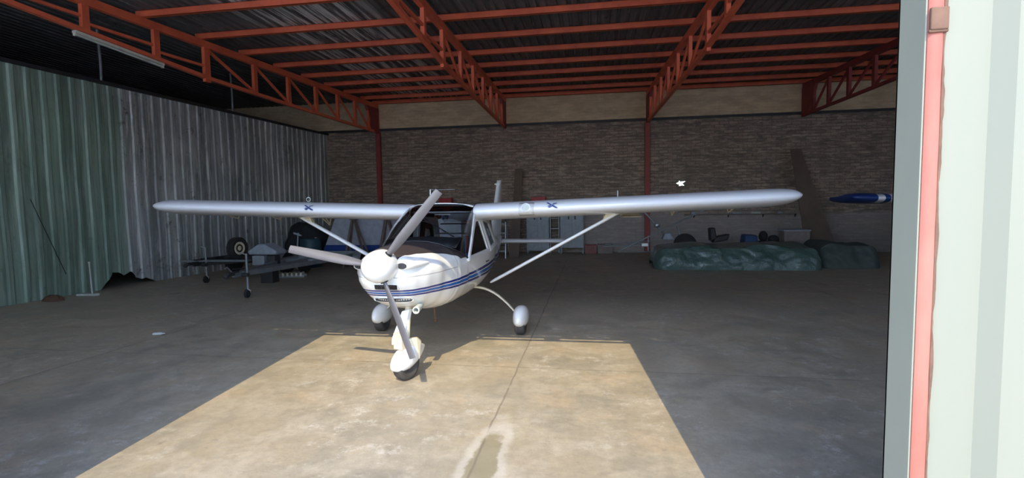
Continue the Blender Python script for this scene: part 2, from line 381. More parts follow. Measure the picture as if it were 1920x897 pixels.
struct(MB().box(-22, 15.2, YB-.06, YB+.002, 4.52, 4.60).build('trim_1', 'darksteel'))      # dark ledge along the back wall

# left wall: corrugated sheets, not full height, foot torn away in one place
A0, A1 = Vector((-9.95, 17.9, 0)), Vector((-10.98, 1.5, 0))
dv = (A1-A0); Lw = dv.length; dv.normalize(); nv = Vector((1, 0, 0))
cw = corrugate(0, Lw, .26, .028)
def foot(u):
    y = 17.9-u*.998
    if 9.25 < y < 10.45:
        k = (y-9.25)/1.2; return max(0, .38*math.exp(-((k-.22)/.16)**2)+.30*math.exp(-((k-.5)/.12)**2)+.13*math.exp(-((k-.8)/.15)**2))
    return 0
cols = []
for u, d in cw:
    for uu in (u,): cols.append((uu, d, foot(uu)))
rings = []
for zi in range(9):
    t = zi/8
    rings.append([A0+dv*u+nv*d+Vector((noise.noise(Vector((0, u*.7, t*3)))*.03, 0, f+(4.45-f)*t)) for u, d, f in cols])
mb = MB(); mb.loft(rings, closed=False, cap=False)
struct(mb.build('wall_left', 'wallsheet', solid=.006, fix=False))
mb = MB(); mb.bar(A0+Vector((.06, 0, 4.47)), A1+Vector((.06, 0, 4.47)), .06, .07); struct(mb.build('trim_2', 'darksteel'))
# outer shell of the neighbouring bays
struct(MB().box(-22.2, -22, YD, YB+.2, 0, ZR).build('wall_far_left', 'wallsheet'))
struct(MB().box(15.0, 15.2, YD, YB, 0, ZR).build('wall_right', 'wallsheet'))

# front wall: doorway, header with a narrow slit above the door beam
HZ = 4.47
def cladding(x0, x1, z0, z1, y):      # single corrugated translucent sheets, added out of view as interior fill
    m_ = MB(); m_.loft([[Vector((x, y+d, z)) for x, d in corrugate(x0, x1)] for z in (z0, (z0+z1)/2, z1)], closed=False, cap=False); return m_
mb = cladding(-11, LX0, 2.5, HZ, YD)
for m_ in (cladding(LX1+.35, 15.2, 2.5, HZ, YD+.2), cladding(-11, LX0-1, HZ, ZR, YD), cladding(LX1+.5, 15.2, HZ, ZR, YD), cladding(LX0-1, LX1+.5, HZ+.2, ZR, YD)):
    mb.add(m_.v, m_.f)
struct(mb.build('wall_front', 'fill_sheet', fix=False))  # upper front wall made translucent to add fill light inside
mb = MB(); mb.box(LX0-1, LX1+.5, YD, YD+.02, HZ, HZ+.05); mb.box(LX0-1, LX1+.5, YD, YD+.02, HZ+.115, HZ+.2)
mb.box(LX0-.06, LX0, YD, YD+.1, 0, HZ); mb.box(-11, LX0, YD, YD+.08, 0, 2.5); mb.box(LX1+.35, 15.2, YD+.2, YD+.28, 0, 2.5)
s0 = [LX0-1, -3.22, -2.95, -2.77, -2.30, -1.12, -1.08, -1.02, -.23, -.03, .75, LX1+.5]
for i in range(0, len(s0), 2):
    if i+1 < len(s0): mb.box(s0[i], s0[i+1], YD, YD+.02, HZ+.05, HZ+.115)
struct(mb.build('trim_3', 'red'))                                 # door beam and rail brackets
struct(MB().box(-22, -11, YD, YD+.08, 0, ZR).build('wall_far_front', 'wallsheet'))

# ================================================================== SLIDING DOOR (right)
door = thing('sliding_door', 'pale green corrugated sliding door leaf with a faded red edge post, at right of the doorway', 'sliding door', (LX1, YD, 0))
dz0, dz1 = .03, HZ+.12
mb = MB(); mb.box(-.005, .012, 0, .115, dz0, dz1); mb.box(-.005, .25, .105, .115, dz0, dz1)
mb.build('side_flange', 'doorside', door, bevel=.002)
mb = MB(); nseg = 60; rr = random.Random(5)
out = [[Vector((x, y, dz0+(dz1-dz0)*k/nseg)) for x, y in ((.0, .01), (-.002, -.004), (.004, -.010), (.024, -.012), (.031+rr.uniform(-.0025, .0025), -.010), (.031, .01))] for k in range(nseg+1)]
mb.loft(out); mb.build('edge_post', 'pinkpost', door, smooth=50)
mb = MB(); out = []
for k in range(nseg*6+1):
    z = dz0+(dz1-dz0)*k/nseg/6; e = .0335+.005*noise.noise(Vector((3.1, z*9, 0)))+.004*noise.noise(Vector((9, z*2.3, 0)))+.002*noise.noise(Vector((5, z*40, 0)))
    out.append([Vector((.029, -.008, z)), Vector((.029, -.0118, z)), Vector((e+.001, -.0125, z)), Vector((e+.001, -.008, z))])
mb.loft(out); mb.build('rust_edge', 'rust', door)
mb = MB(); prof = [(.034, -.004)]; x = .137
for k in range(6):
    prof += [(x, -.004), (x+.036, -.036), (x+.17, -.036), (x+.206, -.004)]; x += .40
prof.append((x-.15, -.004))
mb.loft([[Vector((a, b, z)) for a, b in prof] for z in (dz0, 1.2, 2.4, dz1)], closed=False, cap=False)
mb.build('cladding_sheet', 'doorsheet', door, solid=.003, fix=False)
mb = MB(); mb.box(-.004, .036, -.020, -.009, 2.112, 2.166); mb.box(-.006, .038, -.017, -.009, 2.106, 2.114); mb.build('weld_plate', 'rust', door, bevel=.003)
mb = MB(); mb.box(.02, .06, .03, .08, dz0, dz1); mb.build('inner_post', 'red', door)
# bolt stub near the floor just inside
t = thing('door_bolt', 'short pale pipe bolt standing at the foot of the right door leaf', 'bolt', (.905, 1.70, 0))
MB().tube([(0, 0, 0), (0, 0, .77)], .014, 12).build('pipe', 'whiteplastic', t, smooth=40)
MB().sphere((0, 0, .77), .015, sz=.8).build('cap', 'pinkpost', t, smooth=60)

# ================================================================== ROOF STEEL
PY = [8.85, 10.2, 11.43, 12.62, 13.75, 14.82, 15.87, 16.9, 17.72]
ordn = ['at the back wall', 'second from the back wall', 'third from the back wall', 'fourth from the back wall', 'fifth from the back wall', 'sixth from the back wall',
        'seventh from the back wall', 'eighth from the back wall', 'foremost one in view']
for i, y in enumerate(PY):
    mb = MB(); zz = 5.48
    # cold-formed C section
    xa = -7.83+(17.9-y)*(-.92/9.4)-.12
    mb.box(xa, 15, y-.035, y-.027, zz, ZR-.012); mb.box(xa, 15, y-.035, y+.035, zz, zz+.008); mb.box(xa, 15, y-.035, y+.035, ZR-.018, ZR-.010)
    mb.box(xa, 15, y+.027, y+.035, zz, zz+.025)
    o = mb.build('roof_purlin', 'red')
    tag(o, 'long red steel purlin under the roof sheets, '+ordn[len(PY)-1-i], 'purlin', 'red roof purlins')

def zb(y):      # underside line of the trusses
    P = [(1.6, 5.15), (6.5, 4.93), (8.3, 4.78), (10.3, 4.62), (13.2, 4.52), (17.8, 4.42)]
    for (a, p), (b, q) in zip(P, P[1:]):
        if a <= y <= b: return p+(q-p)*(y-a)/(b-a)
    return P[-1][1]
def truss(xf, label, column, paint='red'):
    t = thing('roof_truss', label, 'roof truss', (xf(17.8), 17.8, 0), 0, 'red roof trusses')
    O = Vector((xf(17.8), 17.8, 0))
    P = lambda y, z, dx=0: Vector((xf(y)+dx, y, z))-O
    ys = [1.65, 3.3, 4.85, 6.4, 7.77, 9.1, 10.3, 11.75, 13.0, 14.2, 15.3, 16.3, 17.15, 17.78]
    top, bot = 5.40, lambda y: zb(y)+.05
    mb = MB()
    for dx in (-.045, .045): mb.bar(P(ys[0], top, dx), P(ys[-1], top, dx), .012, .15)
    mb.bar(P(ys[0], 5.47), P(ys[-1], 5.47), .10, .012); mb.bar(P(ys[0], 5.33), P(ys[-1], 5.33), .10, .012); mb.build('top_chord', paint, t)
    mb = MB()
    for a, b in zip(ys, ys[1:]): mb.bar(P(a, bot(a)), P(b, bot(b)), .09, .075)
    mb.build('bottom_chord', paint, t)
    for i, y in enumerate(ys):
        wdt = .13 if y != 10.3 else .16
        z0 = bot(y)-(.10 if y == 10.3 else -.03)
        MB().bar(P(y, z0), P(y, 5.35), .075, wdt, up=(0, 1, 0)).build('vertical', paint, t)
    for a, b in zip(ys, ys[1:]):
        up_end, lo_end = (a, b) if a >= 10.3 else (b, a)
        # diagonals fall away from the middle splice
        if a >= 10.3: p, q = P(a, 5.32), P(b, bot(b)+.02)
        else: p, q = P(b, bot(b)+.25), P(a, bot(a)+.02+(.12))
        MB().bar(p, q, .05, .05).build('diagonal', paint, t)
    if True:
        mb = MB(); mb.prism([P(17.0, 5.32, -.05), P(17.78, 5.32, -.05), P(17.78, 4.42, -.05), P(17.45, 4.46, -.05)], (.1, 0, 0)); mb.build('end_plate', 'darkred', t)
    if column:
        mb = MB(); mb.box(-.085, .085, -.07, .06, 0, 4.46); mb.build('column', 'darkred', t, bevel=.006)
    return t
X1 = lambda y: -7.83+(17.9-y)*(-.92/9.4)
X2 = lambda y: -3.06
X3 = lambda y: 1.85+(17.9-y)*(.40/8.9)
X4 = lambda y: 6.75+(17.9-y)*.08
truss(X1, 'red steel roof truss nearest the corrugated left wall, with the tube light under it', True)
truss(X2, 'red steel roof truss over the small aeroplane, ending without a post at the brick wall', False)
truss(X3, 'red roof truss over the right wing, on a red post by the brick wall', True)
truss(X4, 'red steel roof truss furthest right, haze dimming put into its colour, near the door edge', False, 'darkred')  # darker red stands in for haze veiling this truss

# fluorescent fitting under truss one
t = thing('tube_light', 'cream fluorescent batten fixed under the left roof truss', 'light', (0, 0, 0))
a = Vector((X1(7.6)-.02, 7.6, zb(7.6)-.02)); b = Vector((X1(9.25)-.02, 9.25, zb(9.25)-.02))
MB().bar(a, b, .10, .05).build('housing', 'tube', t, bevel=.006)
MB().tube([a+Vector((0, .04, -.045)), b+Vector((0, -.04, -.045))], .019, 12).build('tube', 'whiteplastic', t, smooth=40)
for e, s in ((a, 1), (b, -1)):
    MB().bar(e+Vector((0, .0, -.04)), e+Vector((0, s*.03, -.04)), .05, .06).build('end_cap', 'tube', t)
for x, y, lab in ((-10.5, 9.53, 'thin grey post between left wall top and roof, nearer the door'), (-10.26, 13.25, 'thin grey post between left wall top and roof, further back')):
    t = MB(); t.tube([(x, y, 4.47), (x+.01, y, 4.9), (x, y-.02, ZR-.02)], .028, 10); t.sphere((x, y, 4.50), .045, sz=.5)
    tag(t.build('roof_post', 'steel', smooth=40), lab, 'post', 'posts on the left wall top')

# ================================================================== AEROPLANE
AX, AY = -1.905, 4.2
def sell(a, b, zc, x0, y, n, lo, hi, e):
    out = []
    for k in range(n+1):
        t = lo+(hi-lo)*k/n; c, s = math.cos(t), math.sin(t)
        out.append(Vector((x0+a*math.copysign(abs(c)**(2/e), c), y, zc+b*math.copysign(abs(s)**(2/e), s))))
    return out
def interp(tab, y):
    for p, q in zip(tab, tab[1:]):
        if p[0] <= y <= q[0]:
            t = (y-p[0])/(q[0]-p[0]); t = t*t*(3-2*t)*.5+t*.5
            return [a+(b-a)*t for a, b in zip(p[1:], q[1:])]
    return list(tab[-1][1:]) if y > tab[-1][0] else list(tab[0][1:])
#          y    half-w  top    bottom
COWL = [(.09, .16, 1.26, .985), (.12, .215, 1.285, .86), (.20, .275, 1.30, .76), (.38, .345, 1.315, .695), (.6, .41, 1.325, .645), (.85, .475, 1.325, .605), (1.0, .505, 1.32, .585)]
def airfoil(ch, th, n=22, camber=.02):
    up, lo = [], []
    for k in range(n+1):
        x = (1-math.cos(math.pi*k/n))/2
        yt = 5*th*(.2969*math.sqrt(x)-.126*x-.3516*x*x+.2843*x**3-.1036*x**4)
        yc = camber/.16*(.8*x-x*x) if x < .4 else camber/.36*(.2+.8*x-x*x)
        up.append((x*ch, (yc+yt)*ch)); lo.append((x*ch, (yc-yt)*ch))
    return up[::-1]+lo[1:-1]          # TE -> LE -> TE
def teardrop(mb, L, Wd, Hh, c, rot=0, drop=0, n=20):
    prof = [(0, .02), (.015, .22), (.05, .42), (.12, .66), (.22, .86), (.34, .98), (.45, 1.0), (.6, .90), (.75, .68), (.88, .40), (.97, .14), (1, .02)]
    rings = []; R_ = Matrix.Rotation(rot, 3, 'Z')
    for t, r in prof:
        ring = []
        for k in range(n):
            a = 2*math.pi*k/n; ca, sa = math.cos(a), math.sin(a)
            p = Vector((Wd/2*r*math.copysign(abs(ca)**.8, ca), (t-.42)*L, Hh/2*r*math.copysign(abs(sa)**.85, sa)*(1 if sa > 0 else .82)+drop*(t-.4)))
            ring.append(R_ @ p+Vector(c))
        rings.append(ring)
    return mb.loft(rings)
def wheel(parent, c, r, wd, rot=0):
    ax = Matrix.Rotation(rot, 3, 'Z') @ Vector((1, 0, 0)); c = Vector(c)
    prof = [(-wd/2*.75, r*.55), (-wd/2, r*.72), (-wd/2*.98, r*.86), (-wd/2*.8, r*.95)]
    for g in (-.55, -.28, 0, .28, .55):
        prof += [(wd/2*(g-.13), r*.995), (wd/2*(g-.07), r*1.0), (wd/2*(g+.07), r*1.0), (wd/2*(g+.10), r*.97)]
    prof += [(wd/2*.8, r*.95), (wd/2*.98, r*.86), (wd/2, r*.72), (wd/2*.75, r*.55)]
    t = MB().lathe(c, ax, prof, 32).build('tyre', 'rubber', parent, smooth=35)
    MB().lathe(c, ax, [(-wd/2*.8, .02), (-wd/2*.75, r*.3), (-wd/2*.7, r*.56), (wd/2*.7, r*.56), (wd/2*.75, r*.3), (wd/2*.95, r*.22), (wd/2*.95, .01)], 24).build('hub', 'alu', parent, smooth=35)
    return t

def aeroplane(loc, label, detail=True, tip=None):
    P = thing('light_aeroplane', label, 'aeroplane', loc)
    # --- cowling
    mb = MB(); rings = []
    for k in range(22):
        y = .09+(1.0-.09)*(k/21)**1.25; wd, zt, zo = interp(COWL, y); zc = 1.06 if y > .3 else 1.06+(.3-y)*.25
        up = sell(wd, zt-zc, zc, 0, y, 16, 0, math.pi, 2.2); lo = sell(wd, zc-zo, zc, 0, y, 20, math.pi, 2*math.pi, 2.7)
        ring = up[:-1]+lo[:-1]
        for p in ring:
            sh = max(0., 1.02-p.z); f = max(0, 1-(y-.09)/.9)
            p.y += sh*.75*f
            # cheek bulges over the cylinders
            p.x *= 1+.10*math.exp(-((y-.45)/.22)**2)*math.exp(-((p.z-1.10)/.13)**2)
        rings.append(ring)
    mb.loft(rings); cw_ = mb.build('cowling', 'air', P, smooth=50)
    if detail:
        # cheek air inlets with raised lips
        for sx in (1, -1):
            mb = MB(); rg = []
            for k, (dy, r) in enumerate(((.30, .03), (.20, .055), (.08, .064), (0, .060), (-.005, .050), (.03, .046))):
                rg.append([Vector((sx*(.205+dy*.42)+r*.98*math.cos(a), .085+dy, 1.165+r*.58*math.sin(a)-.0)) for a in [2*math.pi*q/20 for q in range(20)]])
            sc_ = mb.loft(rg, cap=False).build('cheek_scoop', 'white', P, smooth=60)
            MB().lathe((sx*.208, .083, 1.165), (0, 1, 0), [(0, .052), (.02, .052)], 20).build('scoop_opening', 'black', sc_).scale = (1, 1, 1)
        # squash the opening discs to ovals
        for o in [c_ for c_ in bpy.data.objects if c_.name.startswith('scoop_opening') and c_.parent and c_.parent.parent == P]:
            for v_ in o.data.vertices: v_.co.z = 1.165+(v_.co.z-1.165)*.58
        from mathutils.bvhtree import BVHTree
        bv = BVHTree.FromPolygons([v_.co[:] for v_ in cw_.data.vertices], [p_.vertices[:] for p_ in cw_.data.polygons])
        def yf(x, z):
            h_ = bv.ray_cast(Vector((x, -1, z)), Vector((0, 1, 0)))[0]; return (h_.y if h_ else .3)-.012
        def slot(name, x0, x1, z0, z1, yf, rnd, fins=0, fm='alu'):
            n = 28; pts = []
            cx, cz, a, b = (x0+x1)/2, (z0+z1)/2, (x1-x0)/2, (z1-z0)/2
            def ring(s, dy): return [Vector((cx+a*s*math.copysign(abs(math.cos(t))**(2/rnd), math.cos(t)), yf(cx+a*math.cos(t), cz+b*math.sin(t))+dy, cz+b*s*math.copysign(abs(math.sin(t))**(2/rnd), math.sin(t)))) for t in [2*math.pi*k/n for k in range(n)]]
            m_ = MB(); m_.loft([ring(1.08, .012), ring(1.06, -.003), ring(1.0, -.005), ring(.97, .004)], cap=False); o = m_.build(name, 'white', P, smooth=60)
            m_ = MB(); m_.loft([[Vector((cx, yf(cx, cz)-.001, cz))]*n, ring(.5, -.001), ring(1.0, -.001)], cap=False); m_.build('dark_opening', 'black', o)
            if fins:
                m_ = MB()
                for q in range(fins):
                    xx = x0+(x1-x0)*(q+.7)/(fins+.4); m_.box(xx-.003, xx+.003, yf(xx, cz)-.004, yf(xx, cz)-.001, cz-b*.6, cz+b*.6)
                m_.build('radiator_core', fm, o)
        slot('upper_intake', -.085, .135, .935, .990, yf, 8, 5, 'darksteel')
        slot('chin_intake', -.17, .20, .790, .835, yf, 3.5, 16, 'darksteel')
        mb = MB(); mb.lathe((.235, .36, .715), (.1, -1, -.05), [(-.15, .030), (0, .032), (.04, .036), (.05, .034), (.05, .024), (0, .022), (-.1, .0)], 22); mb.build('exhaust_pipe', 'whiteplastic', P, smooth=45)
        mb = MB(); mb.box(.548, .556, .70, .83, .93, 1.02); 
    # --- spinner and propeller
    hub = Vector((.02, 0, 1.17))
    prof = [(-.20, .001), (-.197, .025), (-.185, .052), (-.15, .092), (-.10, .124), (-.04, .143), (.03, .150), (.085, .150), (.09, .135)]
    sp = MB().lathe(hub, (0, 1, 0), prof, 40).build('spinner', 'white', P, smooth=55)
    for th in (49.0, 169.5, -70.5):
        a = math.radians(th); s = Vector((math.cos(a), 0, math.sin(a))); tau = Vector((-math.sin(a), 0, math.cos(a))); fw = Vector((0, -1, 0)); rings = []
        for r in (.10, .14, .18, .24, .32, .42, .52, .62, .72, .80, .855, .875):
            u = r/.875; ch = (.042+.048*min(1, max(0, (u-.13)/.25))**.8)*(1-.22*max(0, (u-.45)/.55)**1.3); thk = .030*(1-u)+.008 if r > .16 else .034
            pt = math.radians(48-33*min(1, u*1.02)**.6); cd = tau*math.cos(pt)+fw*math.sin(pt); nd = tau*(-math.sin(pt))+fw*math.cos(pt)
            c0 = hub+s*r; ring = []
            for k in range(16):
                q = 2*math.pi*k/16; cx = math.cos(q); sx_ = math.sin(q)
                ring.append(c0+cd*(ch/2*cx)+nd*(thk/2*sx_*(.6+.4*cx)+.006*(1-cx*cx)))
            rings.append(ring)
        bl = MB().loft(rings).build('propeller_blade', 'prop', P, smooth=50)
        MB().lathe(hub+s*.132, s, [(0, .034), (.018, .034), (.022, .028)], 18).build('blade_collar', 'black', bl, smooth=40)
    # --- cabin tub (open above the waist) and tail cone
    zw = lambda y: 1.10 if y < 3.0 else 1.10+(y-3.0)*.10
    TUB = [(1.0, .505, 0, .585), (1.3, .53, 0, .56), (1.8, .55, 0, .545), (2.3, .55, 0, .545), (2.8, .52, 0, .58), (3.4, .44, 0, .66)]
    mb = MB(); rings = []
    for k in range(15):
        y = (.985, 1.06, 1.13, 1.20, 1.28, 1.45, 1.65, 1.85, 2.05, 2.3, 2.5, 2.75, 3.0, 3.2, 3.4)[k]; wd, _, zo = interp(TUB, max(1.0, y)); z0 = zw(y)
        if y < 1.3:
            zc = 1.06; zt = 1.10+.135*(1.28-y)/.28 if y < 1.28 else 1.10; t0 = math.asin(min(1, ((zt-zc)/.265)**(2.2/2)))
            ring = sell(wd, .265, zc, 0, y, 5, math.pi-t0, math.pi, 2.2)[:-1]+sell(wd, zc-zo, zc, 0, y, 22, math.pi, 2*math.pi, 2.7)+sell(wd, .265, zc, 0, y, 5, 0, t0, 2.2)[1:]
        else: ring = sell(wd, z0-zo, z0, 0, y, 32, math.pi, 2*math.pi, 2.7)
        rings.append(ring)
    mb.loft(rings, closed=False, cap=False); 
    for p in mb.v: p.x *= .992; p.z += .002
    mb.build('cabin_shell', 'air', P, smooth=60)
    TAIL = [(3.38, .44, 1.22, .66), (4.2, .33, 1.20, .74), (5.0, .20, 1.17, .84), (5.7, .11, 1.13, .92), (6.15, .035, 1.06, .98)]
    mb = MB(); rings = []
    for k in range(14):
        y = 3.38+(6.15-3.38)*k/13; wd, zt, zo = interp(TAIL, y); zc = zt-.45*(zt-zo) if y > 3.5 else 1.135
        rings.append(sell(wd, zt-zc, zc, 0, y, 14, 0, math.pi, 2.2)[:-1]+sell(wd, zc-zo, zc, 0, y, 18, math.pi, 2*math.pi, 2.5)[:-1])
    mb.loft(rings); mb.build('tail_cone', 'air', P, smooth=60)
    # sill band closing the waist in front of the windscreen
    # --- windscreen
    base = [(-.527, 1.28, 1.10), (-.488, 1.13, 1.175), (-.40, 1.00, 1.245), (-.28, .985, 1.29), (-.15, .975, 1.318), (0, .97, 1.325), (.15, .975, 1.318), (.28, .985, 1.29), (.40, 1.00, 1.245), (.488, 1.13, 1.175), (.527, 1.28, 1.10)]
    topc = [(-.425, 1.99, 1.56), (-.418, 1.97, 1.62), (-.405, 1.955, 1.69), (-.30, 1.945, 1.722), (-.15, 1.94, 1.73), (0, 1.94, 1.732), (.15, 1.94, 1.73), (.30, 1.945, 1.722), (.405, 1.955, 1.69), (.418, 1.97, 1.62), (.425, 1.99, 1.56)]
    rings = []
    for k in range(9):
        t = k/8; row = []
        for b_, c_ in zip(base, topc):
            p = Vector(b_).lerp(Vector(c_), t); bow = math.sin(math.pi*t)*.05; p.z += bow*.75; p.y -= bow*.55; p.x *= 1+.4*bow*abs(b_[0]); row.append(p)
        rings.append(row)
    MB().loft(rings, closed=False, cap=False).build('windscreen', 'glass', P, smooth=60, fix=False)
    mb = MB(); mb.tube([Vector(p)+Vector((0, -.004, .004)) for p in base], .009, 8); mb.build('windscreen_seal', 'black', P, smooth=50)
    # roof skin
    rf = [[Vector((x, y, 1.735-.045*(abs(x)/.41)**3-(y-1.94)*.02)) for x in (-.41, -.3, -.15, 0, .15, .3, .41)] for y in (1.94, 2.3, 2.7, 3.0)]
    MB().loft(rf, closed=False, cap=False).build('cabin_roof', 'white', P, smooth=60, solid=.012, fix=False)
    # rear window
    rf = [[Vector((x*(1-.15*t), 3.0+.6*t, 1.71-.045*(abs(x)/.41)**3-.50*t+.05*math.sin(math.pi*t))) for x in (-.41, -.3, -.15, 0, .15, .3, .41)] for t in (0, .25, .5, .75, 1)]
    MB().loft(rf, closed=False, cap=False).build('rear_window', 'glass', P, smooth=60, fix=False)
    # --- doors, pillars, side glass
    for s in (1, -1):
        S = lambda x, y, z: Vector((s*x, y, z))
        xz = lambda z: .545-(z-1.08)*.24
        mb = MB(); mb.tube([S(.527, 1.24, 1.09), S(.50, 1.5, 1.29), S(.425, 1.985, 1.60)], .016, 8); mb.build('screen_pillar', 'white', P, smooth=50)
        o = [(1.26, 1.085), (2.42, 1.085), (2.28, 1.57), (1.93, 1.57)]; i = [(1.36, 1.13), (2.29, 1.13), (2.20, 1.50), (2.01, 1.50)]
        d = MB().frame([S(xz(z), y, z) for y, z in o], [S(xz(z), y, z) for y, z in i], (s*-.022, 0, 0)).build('door_frame', 'white', P, bevel=.004)
        MB().prism([S(xz(z)-.012, y, z) for y, z in i], (s*-.003, 0, 0)).build('door_window', 'glass', d)
        mb = MB(); mb.tube([S(.556, 2.2, .985), S(.566, 2.18, .985), S(.566, 2.08, .985), S(.556, 2.06, .985)], .007, 8); mb.build('door_handle', 'black', d)
        o = [(2.45, 1.085), (3.35, 1.11), (3.0, 1.53), (2.31, 1.57)]; i = [(2.52, 1.14), (3.1, 1.16), (2.88, 1.44), (2.40, 1.50)]
        xr = lambda y, z: xz(z)-max(0, (y-2.5))*.09
        q = MB().frame([S(xr(y, z), y, z) for y, z in o], [S(xr(y, z), y, z) for y, z in i], (s*-.02, 0, 0)).build('quarter_panel', 'white', P)
        MB().prism([S(xr(y, z)-.012, y, z) for y, z in i], (s*-.003, 0, 0)).build('quarter_window', 'glass', q)
    # --- cabin interior
    MB().loft([[Vector((x, y, z-.02*(abs(x)/.4)**2)) for x in (-.44, -.3, -.15, 0, .15, .3, .44)] for y, z in ((1.05, 1.27), (1.25, 1.34), (1.42, 1.345), (1.44, 1.30), (1.44, .98))], closed=False, cap=False).build('instrument_panel', 'black', P, smooth=40, solid=.01)
    for s in (1, -1):
        cx = s*.25
        mb = MB(); mb.box(cx-.2, cx+.2, 1.95, 2.4, .78, .90); se = mb.build('seat', 'seat', P, bevel=.04)
        mb = MB(); mb.prism([(cx-.19, 2.36, .86), (cx+.19, 2.36, .86), (cx+.17, 2.52, 1.24), (cx-.17, 2.52, 1.24)], (0, .09, .02)); mb.build('backrest', 'seat', se, bevel=.03)
        mb = MB(); mb.tube([(cx, 1.9, .75), (cx, 1.82, 1.0), (cx, 1.8, 1.08)], .012, 8); mb.build('control_stick', 'black', P, smooth=40)
    mb = MB(); mb.tube([(.42, 1.62, 1.13), (.425, 1.63, 1.24), (.42, 1.66, 1.33)], .028, 10, sy=.6); mb.build('red_strap', 'redbox', P)
    mb = MB()
    for z, y in ((1.62, 2.05), (1.60, 2.9)): mb.tube([(-.41, y, z), (.41, y, z)], .013, 8)
    mb.tube([(-.40, 2.05, 1.62), (-.10, 2.9, 1.25)], .011, 8); mb.tube([(.40, 2.05, 1.62), (.08, 2.9, 1.22)], .011, 8)
    mb.tube([(-.38, 2.9, 1.30), (.38, 2.9, 1.30)], .011, 8); mb.tube([(-.3, 2.9, 1.44), (.3, 2.9, 1.44)], .010, 8)
    for s in (1, -1): mb.tube([(s*.40, 2.9, 1.10), (s*.38, 2.9, 1.60)], .012, 8)
    mb.build('steel_frame', 'alu', P, smooth=40)
    MB().box(-.10, .10, 2.03, 2.06, 1.585, 1.60).build('grab_handle', 'whiteplastic', P)
    MB().box(-.41, .41, 2.35, 2.5, 1.60, 1.70).build('spar_cover', 'black', P)
    # --- wings
    af = airfoil(1.38, .160)
    for s in (1, -1):
        mb = MB(); rings = []
        st = [(.412, 1, 1), (1.0, 1, 1), (2.0, 1, 1), (3.0, 1, 1), (3.85, 1, 1), (4.0, .99, .99), (4.12, .965, .95), (4.21, .92, .86), (4.265, .87, .73), (4.30, .82, .55), (4.32, .76, .30), (4.326, .72, .05)]
        for xx, cf, tf in st:
            zl = 1.612+(xx-.412)*.0345; ring = []
            for yy, zz in af:
                ring.append(Vector((s*xx, 1.97+1.38*(1-cf)*.42+yy*cf, zl+(.01 if tf == 1 else .01+.02*(1-tf))+zz*tf-yy*(.078*cf*tf))))
            rings.append(ring)
        wg = mb.loft(rings).build('wing', 'wing', P, smooth=55)
        zz = lambda x: 1.612+(x-.412)*.0345
        mb = MB(); mb.loft([[Vector((s*x, 1.97+y*1.0, zz(.41)+.01+z*1.03-y*.078)) for y, z in af] for x in (.404, .416)]); mb.build('root_seal', 'black', wg, smooth=50)
        if tip:
            mb = MB(); rg2 = []
            for xx, cf, tf in [(3.85, 1, 1)]+st[5:]:
                zl = zz(xx); rg2.append([Vector((s*(xx+.003), 1.966+1.38*(1-cf)*.42+yy*cf*1.004, zl+(.01 if tf == 1 else .01+.02*(1-tf))+z*tf*1.04-yy*.078*cf*tf)) for yy, z in af])
            mb.loft(rg2).build('blue_wingtip', 'blue', wg, smooth=55)
            for xa, xb in ((3.60, 3.71),):
                MB().loft([[Vector((s*xx, 1.966+yy*1.004, zz(xx)+.01+z*1.03-yy*.078)) for yy, z in af] for xx in (xa, xb)]).build('blue_band', 'blue', wg, smooth=55)
        # aileron / flap brackets and hinge line
        for xb, L_ in ((2.16 if s < 0 else 2.06, .20), (3.0, .08), (3.75, .08)):
            mb = MB(); z0 = zz(xb)-.13
            if L_ == .20: mb.bar((s*(xb+.09), 3.12, z0+.02), (s*xb, 3.12, z0-.10), .013, .013); mb.bar((s*(xb+.25), 3.12, z0+.02), (s*(xb-.05), 3.12, z0+.02), .012, .012)
            mb.bar((s*xb, 2.9, z0), (s*xb, 3.1, z0-L_*.55), .014, .014); mb.bar((s*xb, 3.1, z0-L_*.55), (s*xb, 3.16, z0+.02), .012, .012); mb.bar((s*xb, 2.85, z0+.01), (s*xb, 3.2, z0+.01), .012, .014)
            mb.build('aileron_bracket', 'cream', wg)
        if s == 1:
            MB().box(2.30, 2.56, 2.75, 3.2, 1.515, 1.522).build('trim_plate', 'cream', wg)
            MB().box(2.30, 2.56, 3.2, 3.207, 1.51, 1.57).build('trim_plate', 'cream', wg)
        # wing strut
        a, b = Vector((s*.535, 2.42, .66)), Vector((s*2.24, 2.42, 1.585))
        d = (b-a).normalized(); sd_ = Vector((0, 1, 0)); nn = d.cross(sd_).normalized(); rg = []
        for t in (0, .04, .96, 1):
            c0 = a.lerp(b, t); k = .6 if t in (0, 1) else 1
            rg.append([c0+sd_*(.055*math.cos(q)*k)+nn*(.022*math.sin(q)*k) for q in [2*math.pi*j/14 for j in range(14)]])
        so_ = MB().loft(rg).build('wing_strut', 'white', P, smooth=50)
        mb = MB(); mb.prism([b+Vector((-s*.22, -.03, -.115)), b+Vector((s*.10, -.03, .02)), b+Vector((s*.05, -.03, .05)), b+Vector((-s*.16, -.03, -.0))], (0, .07, 0)); mb.build('strut_fairing', 'cream', so_, bevel=.006)
        # sticker: small dark aeroplane mark on the leading edge
        sx = 1.41 if s == 1 else -1.83
